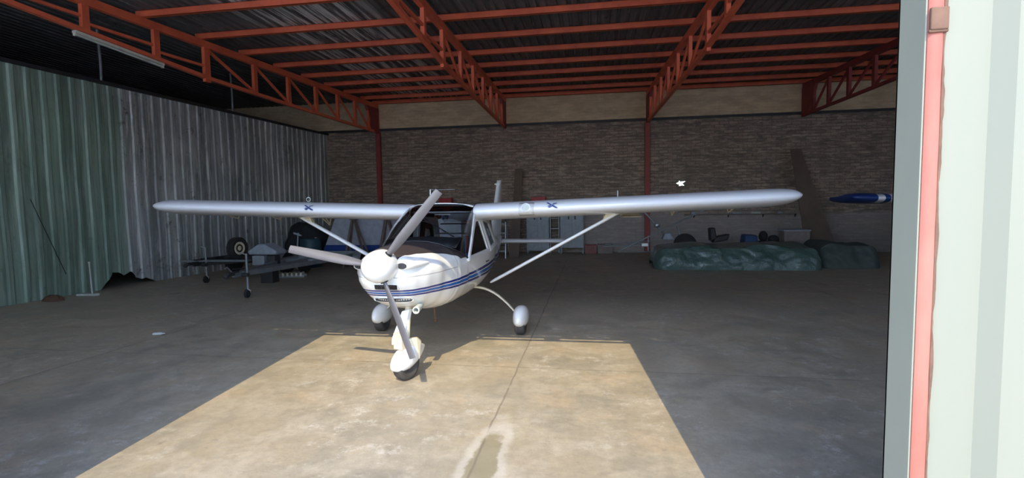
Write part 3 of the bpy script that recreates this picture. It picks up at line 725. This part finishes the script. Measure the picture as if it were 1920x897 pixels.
        if detail:
            mb = MB(); yy = 1.978; zc = zz(abs(sx))+.045; tl = 1
            f = lambda u, v_: Vector((sx+u*.72, 1.955+max(0, v_)*.6+.008, zc+v_*.75))
            mb.prism([f(-.095, .045), f(-.07, .05), f(.10, -.035), (f(.095, -.05)), f(.06, -.045)], (0, -.006, 0))
            mb.prism([f(-.065, -.035), f(-.03, -.042), f(.035, .015), f(.0, .015)], (0, -.006, 0))
            mb.prism([f(.01, .02), f(.09, .030), f(.085, .042), f(.02, .034)], (0, -.006, 0))
            mb.prism([f(-.08, -.02), f(-.05, -.018), f(-.02, -.0), f(-.04, .004)], (0, -.006, 0))
            mb.build('aeroplane_decal', 'blue', wg)
        if s == 1 and detail:      # landing light with its plate
            n_pts = [(y, z) for y, z in af if y < .11]
            rg = [[Vector((x, 1.972+y*1.0-.006*(1-y/.11), zz(x)+.01+z*1.02-y*.078)) for y, z in n_pts] for x in (.995, 1.06, 1.12, 1.185)]
            pl_ = MB().loft(rg, closed=False, cap=False).build('light_plate', 'white', wg, smooth=50, solid=.002, fix=False)
            MB().lathe((1.09, 1.972, 1.668), (0, -1, .12), [(0, .055), (.012, .055), (.014, .046), (.004, .045)], 28).build('light_ring', 'alu', pl_, smooth=40)
            MB().lathe((1.09, 1.965, 1.668), (0, -1, .12), [(0, .03), (.004, .044), (.008, .02), (.009, .0)], 24).build('lamp_lens', 'whiteplastic', pl_, smooth=60)
        xr_ = 2.22 if s == 1 else -2.02
        mb = MB(); zt = zz(abs(xr_))+.155
        if s == -1: mb.tube([Vector((xr_+.03*math.cos(q), 2.30, zt+.0+.028*math.sin(q))) for q in [math.pi*2*k/16 for k in range(17)]], .006, 6)
        else: mb.tube([(xr_, 2.3, zt-.04), (xr_, 2.3, zt+.035)], .006, 6)
        mb.build('wing_ring', 'whiteplastic', wg)
    # --- pitot / aerial on the roof
    mb = MB(); mb.tube([(-.28, 2.4, 1.70), (-.285, 2.42, 1.93)], .008, 8); mb.tube([(-.30, 2.42, 1.925), (.06, 2.42, 1.925)], .0035, 6); mb.build('roof_aerial', 'alu', P, smooth=40)
    # --- main gear
    for s in (1, -1):
        rg = []
        for t in range(11):
            u = t/10; x = .30+.62*u; z = .62+.06*math.sin(u*math.pi*.5)-.42*u**1.9; wd = .075-.02*u
            rg.append([Vector((s*x, 2.25+q*wd/2*1, z+h)) for q, h in ((-1, -.006), (-.8, .012), (.8, .012), (1, -.006), (.8, -.014), (-.8, -.014))])
        lg = MB().loft(rg).build('main_gear_leg', 'cream', P, smooth=50)
        c = (s*.965, 2.25, .18)
        wheel(lg, c, .18, .13)
        mb = MB(); teardrop(mb, .70, .205, .30, (s*.965, 2.27, .225)); mb.build('wheel_fairing', 'white', lg, smooth=60)
    # --- nose gear (turned a little)
    rot = math.radians(-20); Rn = Matrix.Rotation(rot, 3, 'Z'); nc = Vector((.085, .42, .155))
    g = MB().tube([(.06, .60, .74), (.075, .50, .50), (.085, .45, .30)], [.034, .03, .028], 12).build('nose_gear_leg', 'cream', P, smooth=50)
    mb = MB(); mb.prism([(.02, .50, .66), (.10, .50, .68), (.055, .40, .37), (-.055, .40, .34), (-.06, .42, .40)], (.02, .05, 0)); mb.build('leg_fairing', 'white', g, bevel=.008)
    mb = MB(); bx = [Rn @ Vector(p)+Vector((.035, .34, .40)) for p in ((-.055, 0, -.085), (.055, 0, -.085), (.045, 0, .075), (-.055, 0, .075))]; mb.prism(bx, Rn @ Vector((0, .08, 0))); mb.build('torque_link_box', 'cream', g, bevel=.006)
    mb = MB(); mb.prism([Vector((.11, .42, .40)), Vector((.20, .44, .41)), Vector((.22, .50, .36)), Vector((.20, .50, .18)), Vector((.13, .42, .20))], (-.02, .05, 0)); mb.build('fork_plate', 'cream', g, bevel=.01)
    mb = MB(); teardrop(mb, .50, .185, .25, nc+Vector((0, .0, .055)), rot, .10); mb.build('nose_wheel_fairing', 'white', g, smooth=60)
    wheel(g, nc+Rn @ Vector((0, .0, 0)), .155, .11, rot)
    mb = MB(); mb.tube([(.06, 1.4, .58), (.065, 1.43, .36)], .014, 10); mb.sphere((.065, 1.43, .35), .026, sz=.6); mb.build('belly_drain', 'rust', P, smooth=50)
    # --- tail
    mb = MB(); rg = []
    for z, y0, y1 in ((1.10, 4.75, 6.15), (1.25, 5.05, 6.18), (1.5, 5.32, 6.22), (1.8, 5.60, 6.27), (2.05, 5.80, 6.30), (2.16, 5.90, 6.28), (2.215, 6.0, 6.2)):
        L_ = y1-y0; rg.append([Vector((px, y0+L_*py, z)) for py, px in ((0, 0), (.04, .028), (.2, .044), (.45, .042), (1, .006), (1, -.006), (.45, -.042), (.2, -.044), (.04, -.028))])
    fn = MB().loft(rg).build('tail_fin', 'white', P, smooth=50)
    mb = MB(); mb.lathe((-.06, 5.86, 2.13), (1, 0, 0), [(0, .012), (.02, .02), (.10, .02), (.12, .012)], 12); mb.build('navigation_light', 'whiteplastic', fn, smooth=50)
    for s in (1, -1):
        rg = []
        for x in (.03, .5, 1.0, 1.28, 1.36):
            k = 1 if x < 1.3 else .7; rg.append([Vector((s*x, 5.45+.78*py*k+(.1 if k < 1 else 0), .985+pz*k)) for py, pz in ((0, 0), (.04, .024), (.2, .042), (.45, .04), (1, .004), (1, -.004), (.45, -.04), (.2, -.042), (.04, -.024))])
        MB().loft(rg).build('stabiliser', 'wing', P, smooth=50)
    return P
aeroplane((AX, AY, 0), 'white high-wing light aeroplane with blue stripes and grey three-blade propeller, nose in the sun')
aeroplane((9.95, 10.0, 0), 'second light aeroplane with a blue wingtip, nearly all hidden behind the right door leaf', detail=False, tip=True)

# ================================================================== BACK WALL FURNITURE
def cabinet(x0, x1, y0, label, zf):
    W = x1-x0; t = thing('steel_cabinet', label, 'cabinet', (x0+W/2, y0, 0), 0, 'grey steel cabinets'); h = W/2
    mb = MB(); mb.box(-h, h, 0, .40, zf, 1.78); mb.build('body', 'grey', t, bevel=.005)
    for s in (-1, 1):
        a, b = (-h+.02, -.006) if s < 0 else (.006, h-.02)
        d = MB().box(a, b, -.02, 0, zf+.05, 1.75).build('door', 'grey', t, bevel=.004)
        xm = s*.11
        MB().box(xm-.022, xm+.022, -.03, -.018, 1.18, 1.32).build('handle', 'black', d, bevel=.004)
    for sx in (-1, 1):
        for yy in (.02, .36): MB().box(sx*(h-.03)-.02, sx*(h-.03)+.02, yy, yy+.03, 0, zf).build('leg', 'grey', t)
cabinet(-2.28, -1.49, 17.35, 'two-door grey steel cabinet left of the pair, next to the tall leaning board', .10)
cabinet(-1.11, -.30, 17.35, 'two-door grey steel cabinet right of the pair, beside the brick-coloured crate', .20)
for x0, x1, y, z0, z1, lab in ((-2.10, -1.62, 17.4, 1.78, 1.98, 'red metal box on top of the left grey cabinet'),):
    t = thing('red_box', lab, 'box', (x0, y, z0)); W = x1-x0
    MB().box(0, W, 0, .25, 0, z1-z0-.04).build('body', 'redbox', t, bevel=.008); MB().box(-.008, W+.008, -.008, .258, z1-z0-.04, z1-z0).build('lid', 'redbox', t, bevel=.005)
# shelf with red crate seen above the aeroplane cabin
t = thing('wall_shelf', 'low steel shelf rack behind the aeroplane cabin at the brick wall', 'shelf', (-5.3, 17.3, 0))
MB().box(-.55, .55, 0, .45, 1.72, 1.76).build('shelf_board', 'steel', t); MB().box(-.55, .55, 0, .45, .9, .94).build('shelf_board', 'steel', t)
for sx in (-.53, .53):
    for yy in (.02, .43): MB().box(sx-.02, sx+.02, yy-.02, yy+.02, 0, 1.72).build('leg', 'steel', t)
t = thing('red_box', 'red box on the shelf rack directly behind the raised propeller blade', 'box', (-5.44, 17.38, 1.76))
MB().box(0, .46, 0, .26, 0, .20).build('body', 'redbox', t, bevel=.008); MB().box(-.01, .47, -.01, .27, .20, .23).build('lid', 'redbox', t, bevel=.004)
# things between and beside the cabinets
t = thing('wall_shelf', 'narrow shelf rack between the two grey cabinets', 'shelf', (-1.31, 17.5, 0))
for z in (.5, .85, 1.2, 1.55): MB().box(-.15, .15, 0, .3, z, z+.02).build('shelf_board', 'steel', t)
for sx in (-.15, .15): MB().box(sx-.012, sx+.012, 0, .3, 0, 1.6).build('side_panel', 'steel', t)
t = thing('wire_crate', 'small brick-coloured crate with a lattice front on the floor right of the grey cabinets', 'crate', (-.07, 17.3, 0))
MB().box(-.20, .20, 0, .3, 0, .30).build('body', 'darkred', t, bevel=.005)
mb = MB()
for k in range(7): mb.box(-.19+k*.06, -.175+k*.06, -.012, 0, .02, .28)
for k in range(5): mb.box(-.19, .19, -.014, -.004, .03+k*.055, .04+k*.055)
mb.build('lattice', 'cardboard', t)
t = thing('storage_box', 'low grey-brown box on the floor right of the lattice crate', 'box', (.42, 17.3, 0))
MB().box(-.26, .26, 0, .4, 0, .31).build('body', 'cardboard', t, bevel=.01); MB().box(.0, .22, .05, .3, .31, .34).build('lid', 'pale', t)
# tall board leaning on the wall
mb = MB(); mb.prism([(-2.72, 16.25, 0), (-2.40, 16.25, 0), (-2.42, 17.55, 2.95), (-2.68, 17.55, 2.95)], (0, .06, .02))
tag(mb.build('leaning_board', 'brown', bevel=.004), 'tall narrow brown board leaning on the brick wall behind the tail fin', 'board')
mb = MB(); mb.prism([(6.12, 15.55, .02), (6.98, 15.55, .05), (6.60, 17.5, 3.35), (6.30, 17.5, 3.35)], (0, .05, .03))
tag(mb.build('leaning_board', 'brown', bevel=.004), 'wide grey-brown board leaning on the brick wall behind the tarpaulin pile', 'board')
# step ladder
t = thing('step_ladder', 'folded-out metal step ladder behind the aeroplane fuselage', 'ladder', (-2.95, 15.8, 0))
for sx in (-.2, .2):
    MB().bar((sx, -.1, 0), (sx*.8, .25, 1.15), .03, .05).build('rail', 'alu', t); MB().bar((sx, .7, 0), (sx*.8, .28, 1.15), .02, .03).build('back_leg', 'alu', t)
for k in range(4): u = .2+k*.25; MB().box(-.19, .19, -.1+.35*u-.04, -.1+.35*u+.05, 1.15*u-.015, 1.15*u+.012).build('step', 'steel', t)
# white garden-type chair back beyond
t = thing('metal_rack', 'open dark metal rack with small parts by the brick wall behind the fuselage', 'rack', (-3.3, 17.0, 0))
for sx in (-.35, .35): MB().box(sx-.015, sx+.015, 0, .03, 0, 1.7).build('post', 'darksteel', t)
for z in (.3, .8, 1.25, 1.65): MB().box(-.35, .35, 0, .3, z, z+.02).build('shelf_board', 'darksteel', t)
MB().sphere((.02, .15, 1.42), .15, sx=1.2, sy=.8).build('bag', 'pale', t, smooth=60)

# ledge shelf low on the right part of the wall
t = thing('wall_ledge', 'long thin shelf on the brick wall above the tarpaulin pile', 'shelf', (5.0, YB-.22, 1.30))
MB().box(-1.9, 1.9, .06, .22, -.02, .0).build('shelf_board', 'cardboard', t)
for x in (-1.6, -.5, .6, 1.6): MB().prism([(x, .21, -.03), (x, .12, -.03), (x, .21, -.12)], (.03, 0, 0)).build('bracket', 'darksteel', t)
for i, (x, wd, h, m_) in enumerate(((3.35, .14, .07, 'pale'), (4.75, .35, .04, 'pale'), (5.35, .3, .06, 'whiteplastic'), (6.1, .18, .05, 'pale'))):
    mb = MB(); mb.prism([(x-wd/2, YB-.18, 1.30), (x+wd/2, YB-.18, 1.30), (x+wd/2*.9, YB-.16, 1.30+h), (x-wd/2*.7, YB-.16, 1.30+h*1.1)], (0, .12, 0))
    tag(mb.build('paper_bundle', m_, bevel=.005), ['small pale bundle at the left end of the wall ledge', 'long flat pale bundle left of middle on the wall ledge', 'white bundle right of middle on the wall ledge', 'short pale bundle at the right end of the wall ledge'][i], 'bundle')

# ================================================================== TARPAULIN PILE AND TRIKE
def drape(name, m, x0, x1, y0, y1, h, seed, label, cat, nx=90, ny=46, endcut=.35):
    mb = MB(); rings = []
    for i in range(nx+1):
        u = i/nx; x = x0+(x1-x0)*u
        e = min(1, min(u, 1-u)*(x1-x0)/endcut); eh = math.sqrt(max(0, 1-(1-e)**2))
        row = []
        for j in range(ny+1):
            v = j/ny
            # cross-section: steep front, top, steep back
            if v < .34: q = v/.34; y = y0+.22*q**1.6; z = h*.93*q
            elif v < .66: q = (v-.34)/.32; y = y0+.22+(y1-y0-.44)*q; z = h*(.93+.07*math.sin(math.pi*q))
            else: q = (v-.66)/.34; y = y1-.22+.22*q**.7; z = h*.93*(1-q)
            fold = noise.noise(Vector((x*2.2+seed, z*1.1, y*.6)))*.10+noise.noise(Vector((x*6+seed, z*4, y*3)))*.035+abs(noise.noise(Vector((x*3.5+z*5, z*2.5-x*2, seed))))*.06
            f = .35+.65*min(1, z/.3)
            side = -1 if v < .34 else (1 if v > .66 else 0)
            yy = y+side*fold*f+(.5*(y0+y1)-y)*(1-eh)*.45; zz = z*(.25+.75*eh)*(1 if side else 1+.25*noise.noise(Vector((x*1.1, seed, y))))
            row.append(Vector((x+noise.noise(Vector((z*4, y*2, x*3)))*.03, yy, max(.004, zz))))
        rings.append(row)
    mb.loft(rings, closed=False, cap=False)
    return tag(mb.build(name, m, smooth=35, fix=False), label, cat)
drape('tarpaulin_pile', 'tarp', 1.55, 5.6, 13.05, 14.7, .60, 3.3, 'long low pile wrapped in shiny dark green plastic sheet on the floor at right', 'tarpaulin pile')
drape('tarpaulin_pile', 'tarpdark', 5.62, 7.1, 13.5, 15.2, .62, 8.1, 'dull dark green covered heap at the right end of the shiny plastic pile', 'tarpaulin pile', nx=40)
t = thing('trike_frame', 'microlight trike frame of thin metal tubes standing behind the shiny tarpaulin pile', 'trike frame', (2.2, 15.9, 0))
def T(p): return Vector(p)-Vector((2.2, 15.9, 0))
for a, b, r in (((1.30, 16, 1.75), (2.25, 16, .66), .035), ((3.3, 15.5, 1.50), (.78, 15.5, .26), .022), ((.3, 15.5, .40), (1.68, 15.6, .44), .022), ((.75, 15.4, .24), (1.72, 15.5, .24), .018), ((.55, 15.6, .48), (1.75, 15.8, .54), .02), ((1.66, 15.55, .26), (1.66, 15.6, .72), .022), ((2.50, 15.6, 1.02), (2.60, 15.6, .70), .025)):
    MB().tube([T(a), T(b)], r, 10).build('frame_tube', 'steel', t, smooth=40)
MB().lathe(T((2.72, 15.55, .45)), (.1, 1, 0), [(-.09, .15), (-.1, .25), (-.05, .33), (.05, .33), (.1, .25), (.09, .15)], 28).build('wheel', 'tyredark', t, smooth=40)
MB().sphere(T((1.95, 15.9, 1.02)), .085, sx=1.1).build('mast_joint', 'alu', t, smooth=60)
MB().box(*[v for v in (-.75, -.55, -.45, -.25, .40, .50)]).build('axle_block', 'alu', t, bevel=.01)
mb = MB(); mb.prism([T((3.45, 15.5, .55)), T((3.62, 15.5, .62)), T((3.56, 15.5, .95)), T((3.42, 15.5, .93))], (0, .35, 0)); mb.prism([T((3.5, 15.5, .50)), T((3.92, 15.5, .58)), T((3.98, 15.5, .76)), T((3.6, 15.5, .68))], (0, .35, 0)); mb.build('black_seat', 'black', t, bevel=.03)
mb = MB(); mb.prism([T((2.05, 15.4, .60)), T((2.42, 15.4, .60)), T((2.28, 15.4, .80)), T((2.12, 15.4, .80))], (0, .3, 0)); mb.build('pod_cover', 'pale', t, bevel=.03)
# box and small things on the heap
t = thing('storage_box', 'grey box with a pale lid edge standing behind the dull covered heap', 'box', (5.75, 15.35, 0))
MB().box(-.34, .34, 0, .5, 0, .84).build('body', 'cardboard', t, bevel=.01); MB().box(-.36, .36, -.02, .52, .84, .88).build('lid', 'pale', t)
mb = MB(); mb.prism([(4.3, 15.4, .0), (4.75, 15.4, .0), (4.72, 15.4, .72), (4.38, 15.4, .74)], (0, .5, 0)); tag(mb.build('padded_seat', 'seat', bevel=.05), 'low dark blue padded seat behind the middle of the plastic pile', 'seat')
mb = MB(); mb.sphere((4.92, 15.6, .68), .15, sx=.8, sz=1.1); mb.sphere((5.2, 15.6, .60), .12, sx=1.3); mb.box(4.84, 5.28, 15.5, 15.75, 0, .54); tag(mb.build('rubber_wheel_pair', 'tyredark', smooth=50), 'black rubber lump left of the grey box behind the plastic pile', 'rubber lump')

# ================================================================== LEFT SIDE: TRAILERS AND STORED GEAR
def jockey(parent, x, y, z):
    j = MB().tube([(x, y, .16), (x, y, z+.38)], .022, 10).build('jockey_stem', 'steel', parent, smooth=40)
    MB().lathe((x-.03, y, .085), (1, .1, 0), [(-.02, .03), (-.02, .07), (-.012, .085), (.03, .085), (.04, .07), (.04, .03)], 22).build('jockey_wheel', 'tyredark', j, smooth=40)
    MB().tube([(x, y, .17), (x+.05, y, .14), (x+.05, y, .085)], .012, 8).build('fork', 'alu', j)
    MB().tube([(x, y, z+.36), (x-.10, y-.02, z+.40)], .011, 8).build('crank', 'steel', j)
    MB().tube([(x-.06, y-.05, z-.02), (x+.06, y-.05, z-.02)], .04, 10).build('clamp', 'darksteel', j)
def trailer(name, label, loc, rz, L, W, bar_L, zf, mats=('steel', 'steel')):
    t = thing(name, label, 'trailer', loc, rz)
    for s in (-1, 1): MB().box(s*W/2-.03, s*W/2+.03, bar_L, bar_L+L, zf-.05, zf+.05).build('side_rail', mats[0], t)
    for k in range(4): yy = bar_L+.03+(L-.1)*k/3; MB().box(-W/2, W/2, yy, yy+.05, zf-.04, zf+.03).build('cross_member', mats[0], t)
    for s in (-1, 1): MB().bar((s*.04, .25, zf), (s*W/2, bar_L+.4, zf), .05, .09).build('drawbar', mats[1], t)
    MB().bar((0, .05, zf), (0, bar_L+.4, zf), .06, .08).build('drawbar', mats[1], t)
    mb = MB(); mb.bar((0, -.12, zf+.03), (0, .18, zf+.03), .06, .07); mb.sphere((0, -.15, zf), .05, sz=.8); mb.build('coupling', 'darksteel', t, bevel=.005)
    mb = MB(); mb.tube([(0, .0, zf+.07), (.0, -.12, zf+.17), (0, -.17, zf+.15)], .011, 8); mb.build('coupling_handle', 'alu', t)
    mb = MB(); mb.tube([Vector((.10*math.cos(q), .2+.10*math.sin(q), zf+.10)) for q in [math.pi*2*k/14 for k in range(15)]], .008, 6); mb.build('brake_cable', 'black', t)
    jockey(t, .10, .30, zf)
    for s in (-1, 1):
        yy = bar_L+L*.62; wh = MB().lathe((s*(W/2+.16), yy, .27), (s, 0, 0), [(-.07, .12), (-.085, .19), (-.06, .265), (.06, .265), (.085, .19), (.07, .12)], 26).build('wheel', 'tyredark', t, smooth=40)
        MB().lathe((s*(W/2+.16), yy, .27), (s, 0, 0), [(-.06, .11), (.075, .12), (.08, .10), (.075, .06), (.09, .02)], 20).build('rim', 'steel', wh, smooth=40)
        mg = []
        for k in range(11): q = math.pi*(k/10); mg.append([Vector((s*(W/2+.05), yy-.33*math.cos(q), .27+.33*math.sin(q))), Vector((s*(W/2+.27), yy-.33*math.cos(q), .27+.33*math.sin(q)))])
        MB().loft(mg, closed=False, cap=False).build('mudguard', 'steel', t, solid=.01)
    return t
trailer('boat_trailer', 'galvanised trailer whose jockey wheel stands out on the open floor at left', (-6.62, 8.30, 0), math.radians(2), 2.1, 1.25, 2.6, .47)
trailer('boat_trailer', 'dark trailer by the left wall with a spare tyre and a board across it', (-8.98, 10.0, 0), math.radians(-6), 1.9, 1.35, .9, .45, ('darksteel', 'darksteel'))
mb = MB(); mb.bar((-9.42, 10.22, .525), (-7.75, 10.30, .525), .16, .035); tag(mb.build('timber_board', 'steel', bevel=.003), 'pale board lying across the front of the dark trailer', 'board')
t = thing('spare_tyre', 'upright spare tyre with pale rim standing on the pale board', 'tyre', (-8.13, 10.42, .80))
MB().lathe((0, 0, 0), (.98, -.14, 0), [(-.07, .15), (-.085, .21), (-.06, .255), (.06, .255), (.085, .21), (.07, .15)], 30).build('tyre', 'tyredark', t, smooth=40)
MB().lathe((0, 0, 0), (.98, -.14, 0), [(-.05, .14), (.075, .15), (.085, .13), (.06, .07), (.09, .03)], 22).build('rim', 'cream', t, smooth=40)
# covered engine on the trailer, its box and bucket
t = thing('covered_motor', 'pale grey sheet over a small motor beside the spare tyre', 'covered motor', (-7.40, 10.30, 0))
MB().box(-.12, .18, .05, .3, 0, .42).build('crate', 'darksteel', t, bevel=.01)
mb = MB(); mb.prism([(-.34, -.03, .66), (.34, -.03, .66), (.36, -.03, .74), (.05, -.03, .90), (-.1, -.03, .90), (-.36, -.03, .74)], (0, .4, 0)); mb.build('cover', 'pale', t, bevel=.03)
MB().box(-.24, .06, -.06, .1, .42, .64).build('battery_box', 'grey', t, bevel=.02); MB().box(.1, .3, -.02, .2, .42, .64).build('side_case', 'darksteel', t, bevel=.02)
# loading ramps on the floor
for (a, b, lab, nn) in (((-8.0, 11.05, .0), (-7.05, 11.35, 0), 'striped metal loading ramp lying on the floor, the nearer of two', 9), ((-8.5, 12.45, 0), (-7.75, 12.72, 0), 'striped metal loading ramp lying on the floor, the further of two', 7)):
    a = Vector(a); b = Vector(b); t = thing('loading_ramp', lab, 'ramp', a, math.atan2(b.y-a.y, b.x-a.x)); L_ = (b-a).length
    for yy in (0, .22): MB().box(0, L_, yy-.015, yy+.015, .0, .06).build('rail', 'steel', t)
    for k in range(nn): x = .08+(L_-.16)*k/(nn-1); MB().box(x-.024, x+.024, -.02, .24, .03, .11).build('rung', 'tube', t)
# enclosed white trailer with blue bands
t = thing('box_trailer', 'long grey-white box trailer with blue bands top and bottom behind the left wing', 'trailer', (-5.6, 13.5, 0))
def sl(x0, x1, z0, z1, k): return [(x0+(z0-.45)*k, 0, z0), (x1, 0, z0), (x1, 0, z1), (x0+(z1-.45)*k, 0, z1)]
K = .42; X0, X1_ = -2.15, 2.0
MB().prism(sl(X0, X1_, .62, 1.38, K), (0, 1.2, 0)).build('body', 'trailerpanel', t, bevel=.01)
MB().prism(sl(X0-.02, X1_+.01, 1.38, 1.50, K), (0, 1.2, 0)).build('top_band', 'blue', t, bevel=.01)
MB().prism(sl(X0-.01, X1_+.01, .45, .62, K), (0, 1.2, 0)).build('bottom_band', 'blue', t, bevel=.01)
for xx in (-1.0, 1.0):
    wh = MB().lathe((xx, .05, .25), (0, 1, 0), [(-.07, .10), (-.08, .2), (-.05, .25), (.05, .25), (.08, .2), (.07, .10)], 24).build('wheel', 'tyredark', t, smooth=40)
    MB().lathe((xx, .0, .25), (0, 1, 0), [(-.09, .02), (-.075, .09), (.03, .09)], 18).build('rim', 'steel', wh)
for i, (cx, lab) in enumerate(((-6.62, 'timber trestle in front of the box trailer, left one'), (-5.62, 'timber trestle in front of the box trailer, right one by the propeller'))):
    t = thing('timber_trestle', lab, 'trestle', (cx, 13.1, 0), 0, 'timber trestles')
    MB().bar((-.30, -.05, 0), (-.06, .1, 1.36), .06, .05).build('leg', 'wood', t); MB().bar((.42, -.05, 0), (.02, .1, 1.36), .06, .05).build('leg', 'wood', t)
    MB().bar((-.32, .3, 0), (-.06, .14, 1.36), .06, .05).build('leg', 'wood', t); MB().bar((.44, .3, 0), (.02, .14, 1.36), .06, .05).build('leg', 'wood', t)
    MB().bar((-.12, .12, 1.38), (.10, .12, 1.38), .09, .06).build('top_bar', 'wood', t)
# dark piles by the far left corner
def lump(name, c, r, sx, sy, sz, m, label, cat, seed):
    mb = MB(); mb.sphere((0, 0, 0), 1, n=36, m=22); 
    for p in mb.v:
        k = 1+.22*noise.noise(p*1.6+Vector((seed, 0, 0)))+.07*noise.noise(p*5+Vector((seed, 0, 0))); p.x *= sx*r*k; p.y *= sy*r*k; p.z = max(-c[2], p.z*sz*r*k)
        p += Vector(c)
    return tag(mb.build(name, m, smooth=50), label, cat)
lump('covered_heap', (-8.75, 14.35, .55), .72, .95, .8, 1.05, 'cloth', 'tall black cloth-covered heap left of the box trailer', 'covered heap', 2)
lump('covered_heap', (-9.5, 15.6, .45), .42, .9, .8, 1.15, 'cloth', 'lower black covered heap against the left wall beyond the spare tyre', 'covered heap', 9)
t = thing('oil_drum', 'dark teal drum beside the slanted end of the box trailer', 'drum', (-8.05, 13.35, 0))
mb = MB(); mb.lathe((0, 0, 0), (0, 0, 1), [(0, .27), (.02, .285), (.28, .285), (.29, .295), (.31, .285), (.56, .285), (.57, .295), (.59, .285), (.80, .285), (.82, .27)], 30); mb.build('drum_body', 'teal', t, smooth=40)
MB().lathe((.1, .1, .82), (0, 0, 1), [(0, .03), (.03, .03)], 14).build('bung', 'steel', t)
mb = MB(); mb.bar((-8.40, 13.12, .0), (-8.30, 13.15, 1.0), .03, .03); mb.bar((-8.42, 13.12, 1.0), (-8.20, 13.14, .92), .05, .04); tag(mb.build('hand_tool', 'pale'), 'pale long-handled hammer leaning by the teal drum', 'tool')
mb = MB(); mb.lathe((-8.62, 13.1, 0), (0, 0, 1), [(0, .13), (.02, .14), (.5, .03), (.52, .0)], 20); tag(mb.build('traffic_cone', 'pale', smooth=40), 'small pale cone on the floor left of the teal drum', 'cone')
# white long-handled squeegee against the left wall
t = thing('floor_squeegee', 'white long-handled squeegee standing by the left wall', 'squeegee', (-10.02, 8.55, 0))
mb = MB(); mb.prism([(-.26, -.08, 0), (.14, -.05, 0), (.17, .05, 0), (-.1, .08, 0)], (.0, 0, .045)); mb.build('head', 'whiteplastic', t, bevel=.015)
MB().tube([(.05, 0, .04), (.0, .02, .66)], .014, 10).build('handle', 'whiteplastic', t, smooth=40)
MB().sphere((.0, .02, .67), .022).build('grip', 'whiteplastic', t, smooth=50)
mb = MB(); mb.bar((-10.50, 7.95, 1.95), (-10.44, 8.45, .45), .010, .010); tag(mb.build('crease_rod', 'darksteel'), 'thin dark rod standing in for a diagonal crease in the green wall sheets', 'rod')  # rod added in place of a dark crease in the sheeting
lump('rubble_heap', (-10.22, 8.0, .02), .15, 1.3, .8, .6, 'rust', 'small heap of rust-brown rubble at the foot of the green wall', 'rubble', 5)
mb = MB(); mb.lathe((-5.92, 5.86, .02), (.9, .3, 0), [(0, .012), (.01, .02), (.10, .02), (.125, .009), (.15, .009)], 12); tag(mb.build('plastic_bottle', 'whiteplastic', smooth=40), 'small white bottle lying on the shaded floor at left', 'bottle')
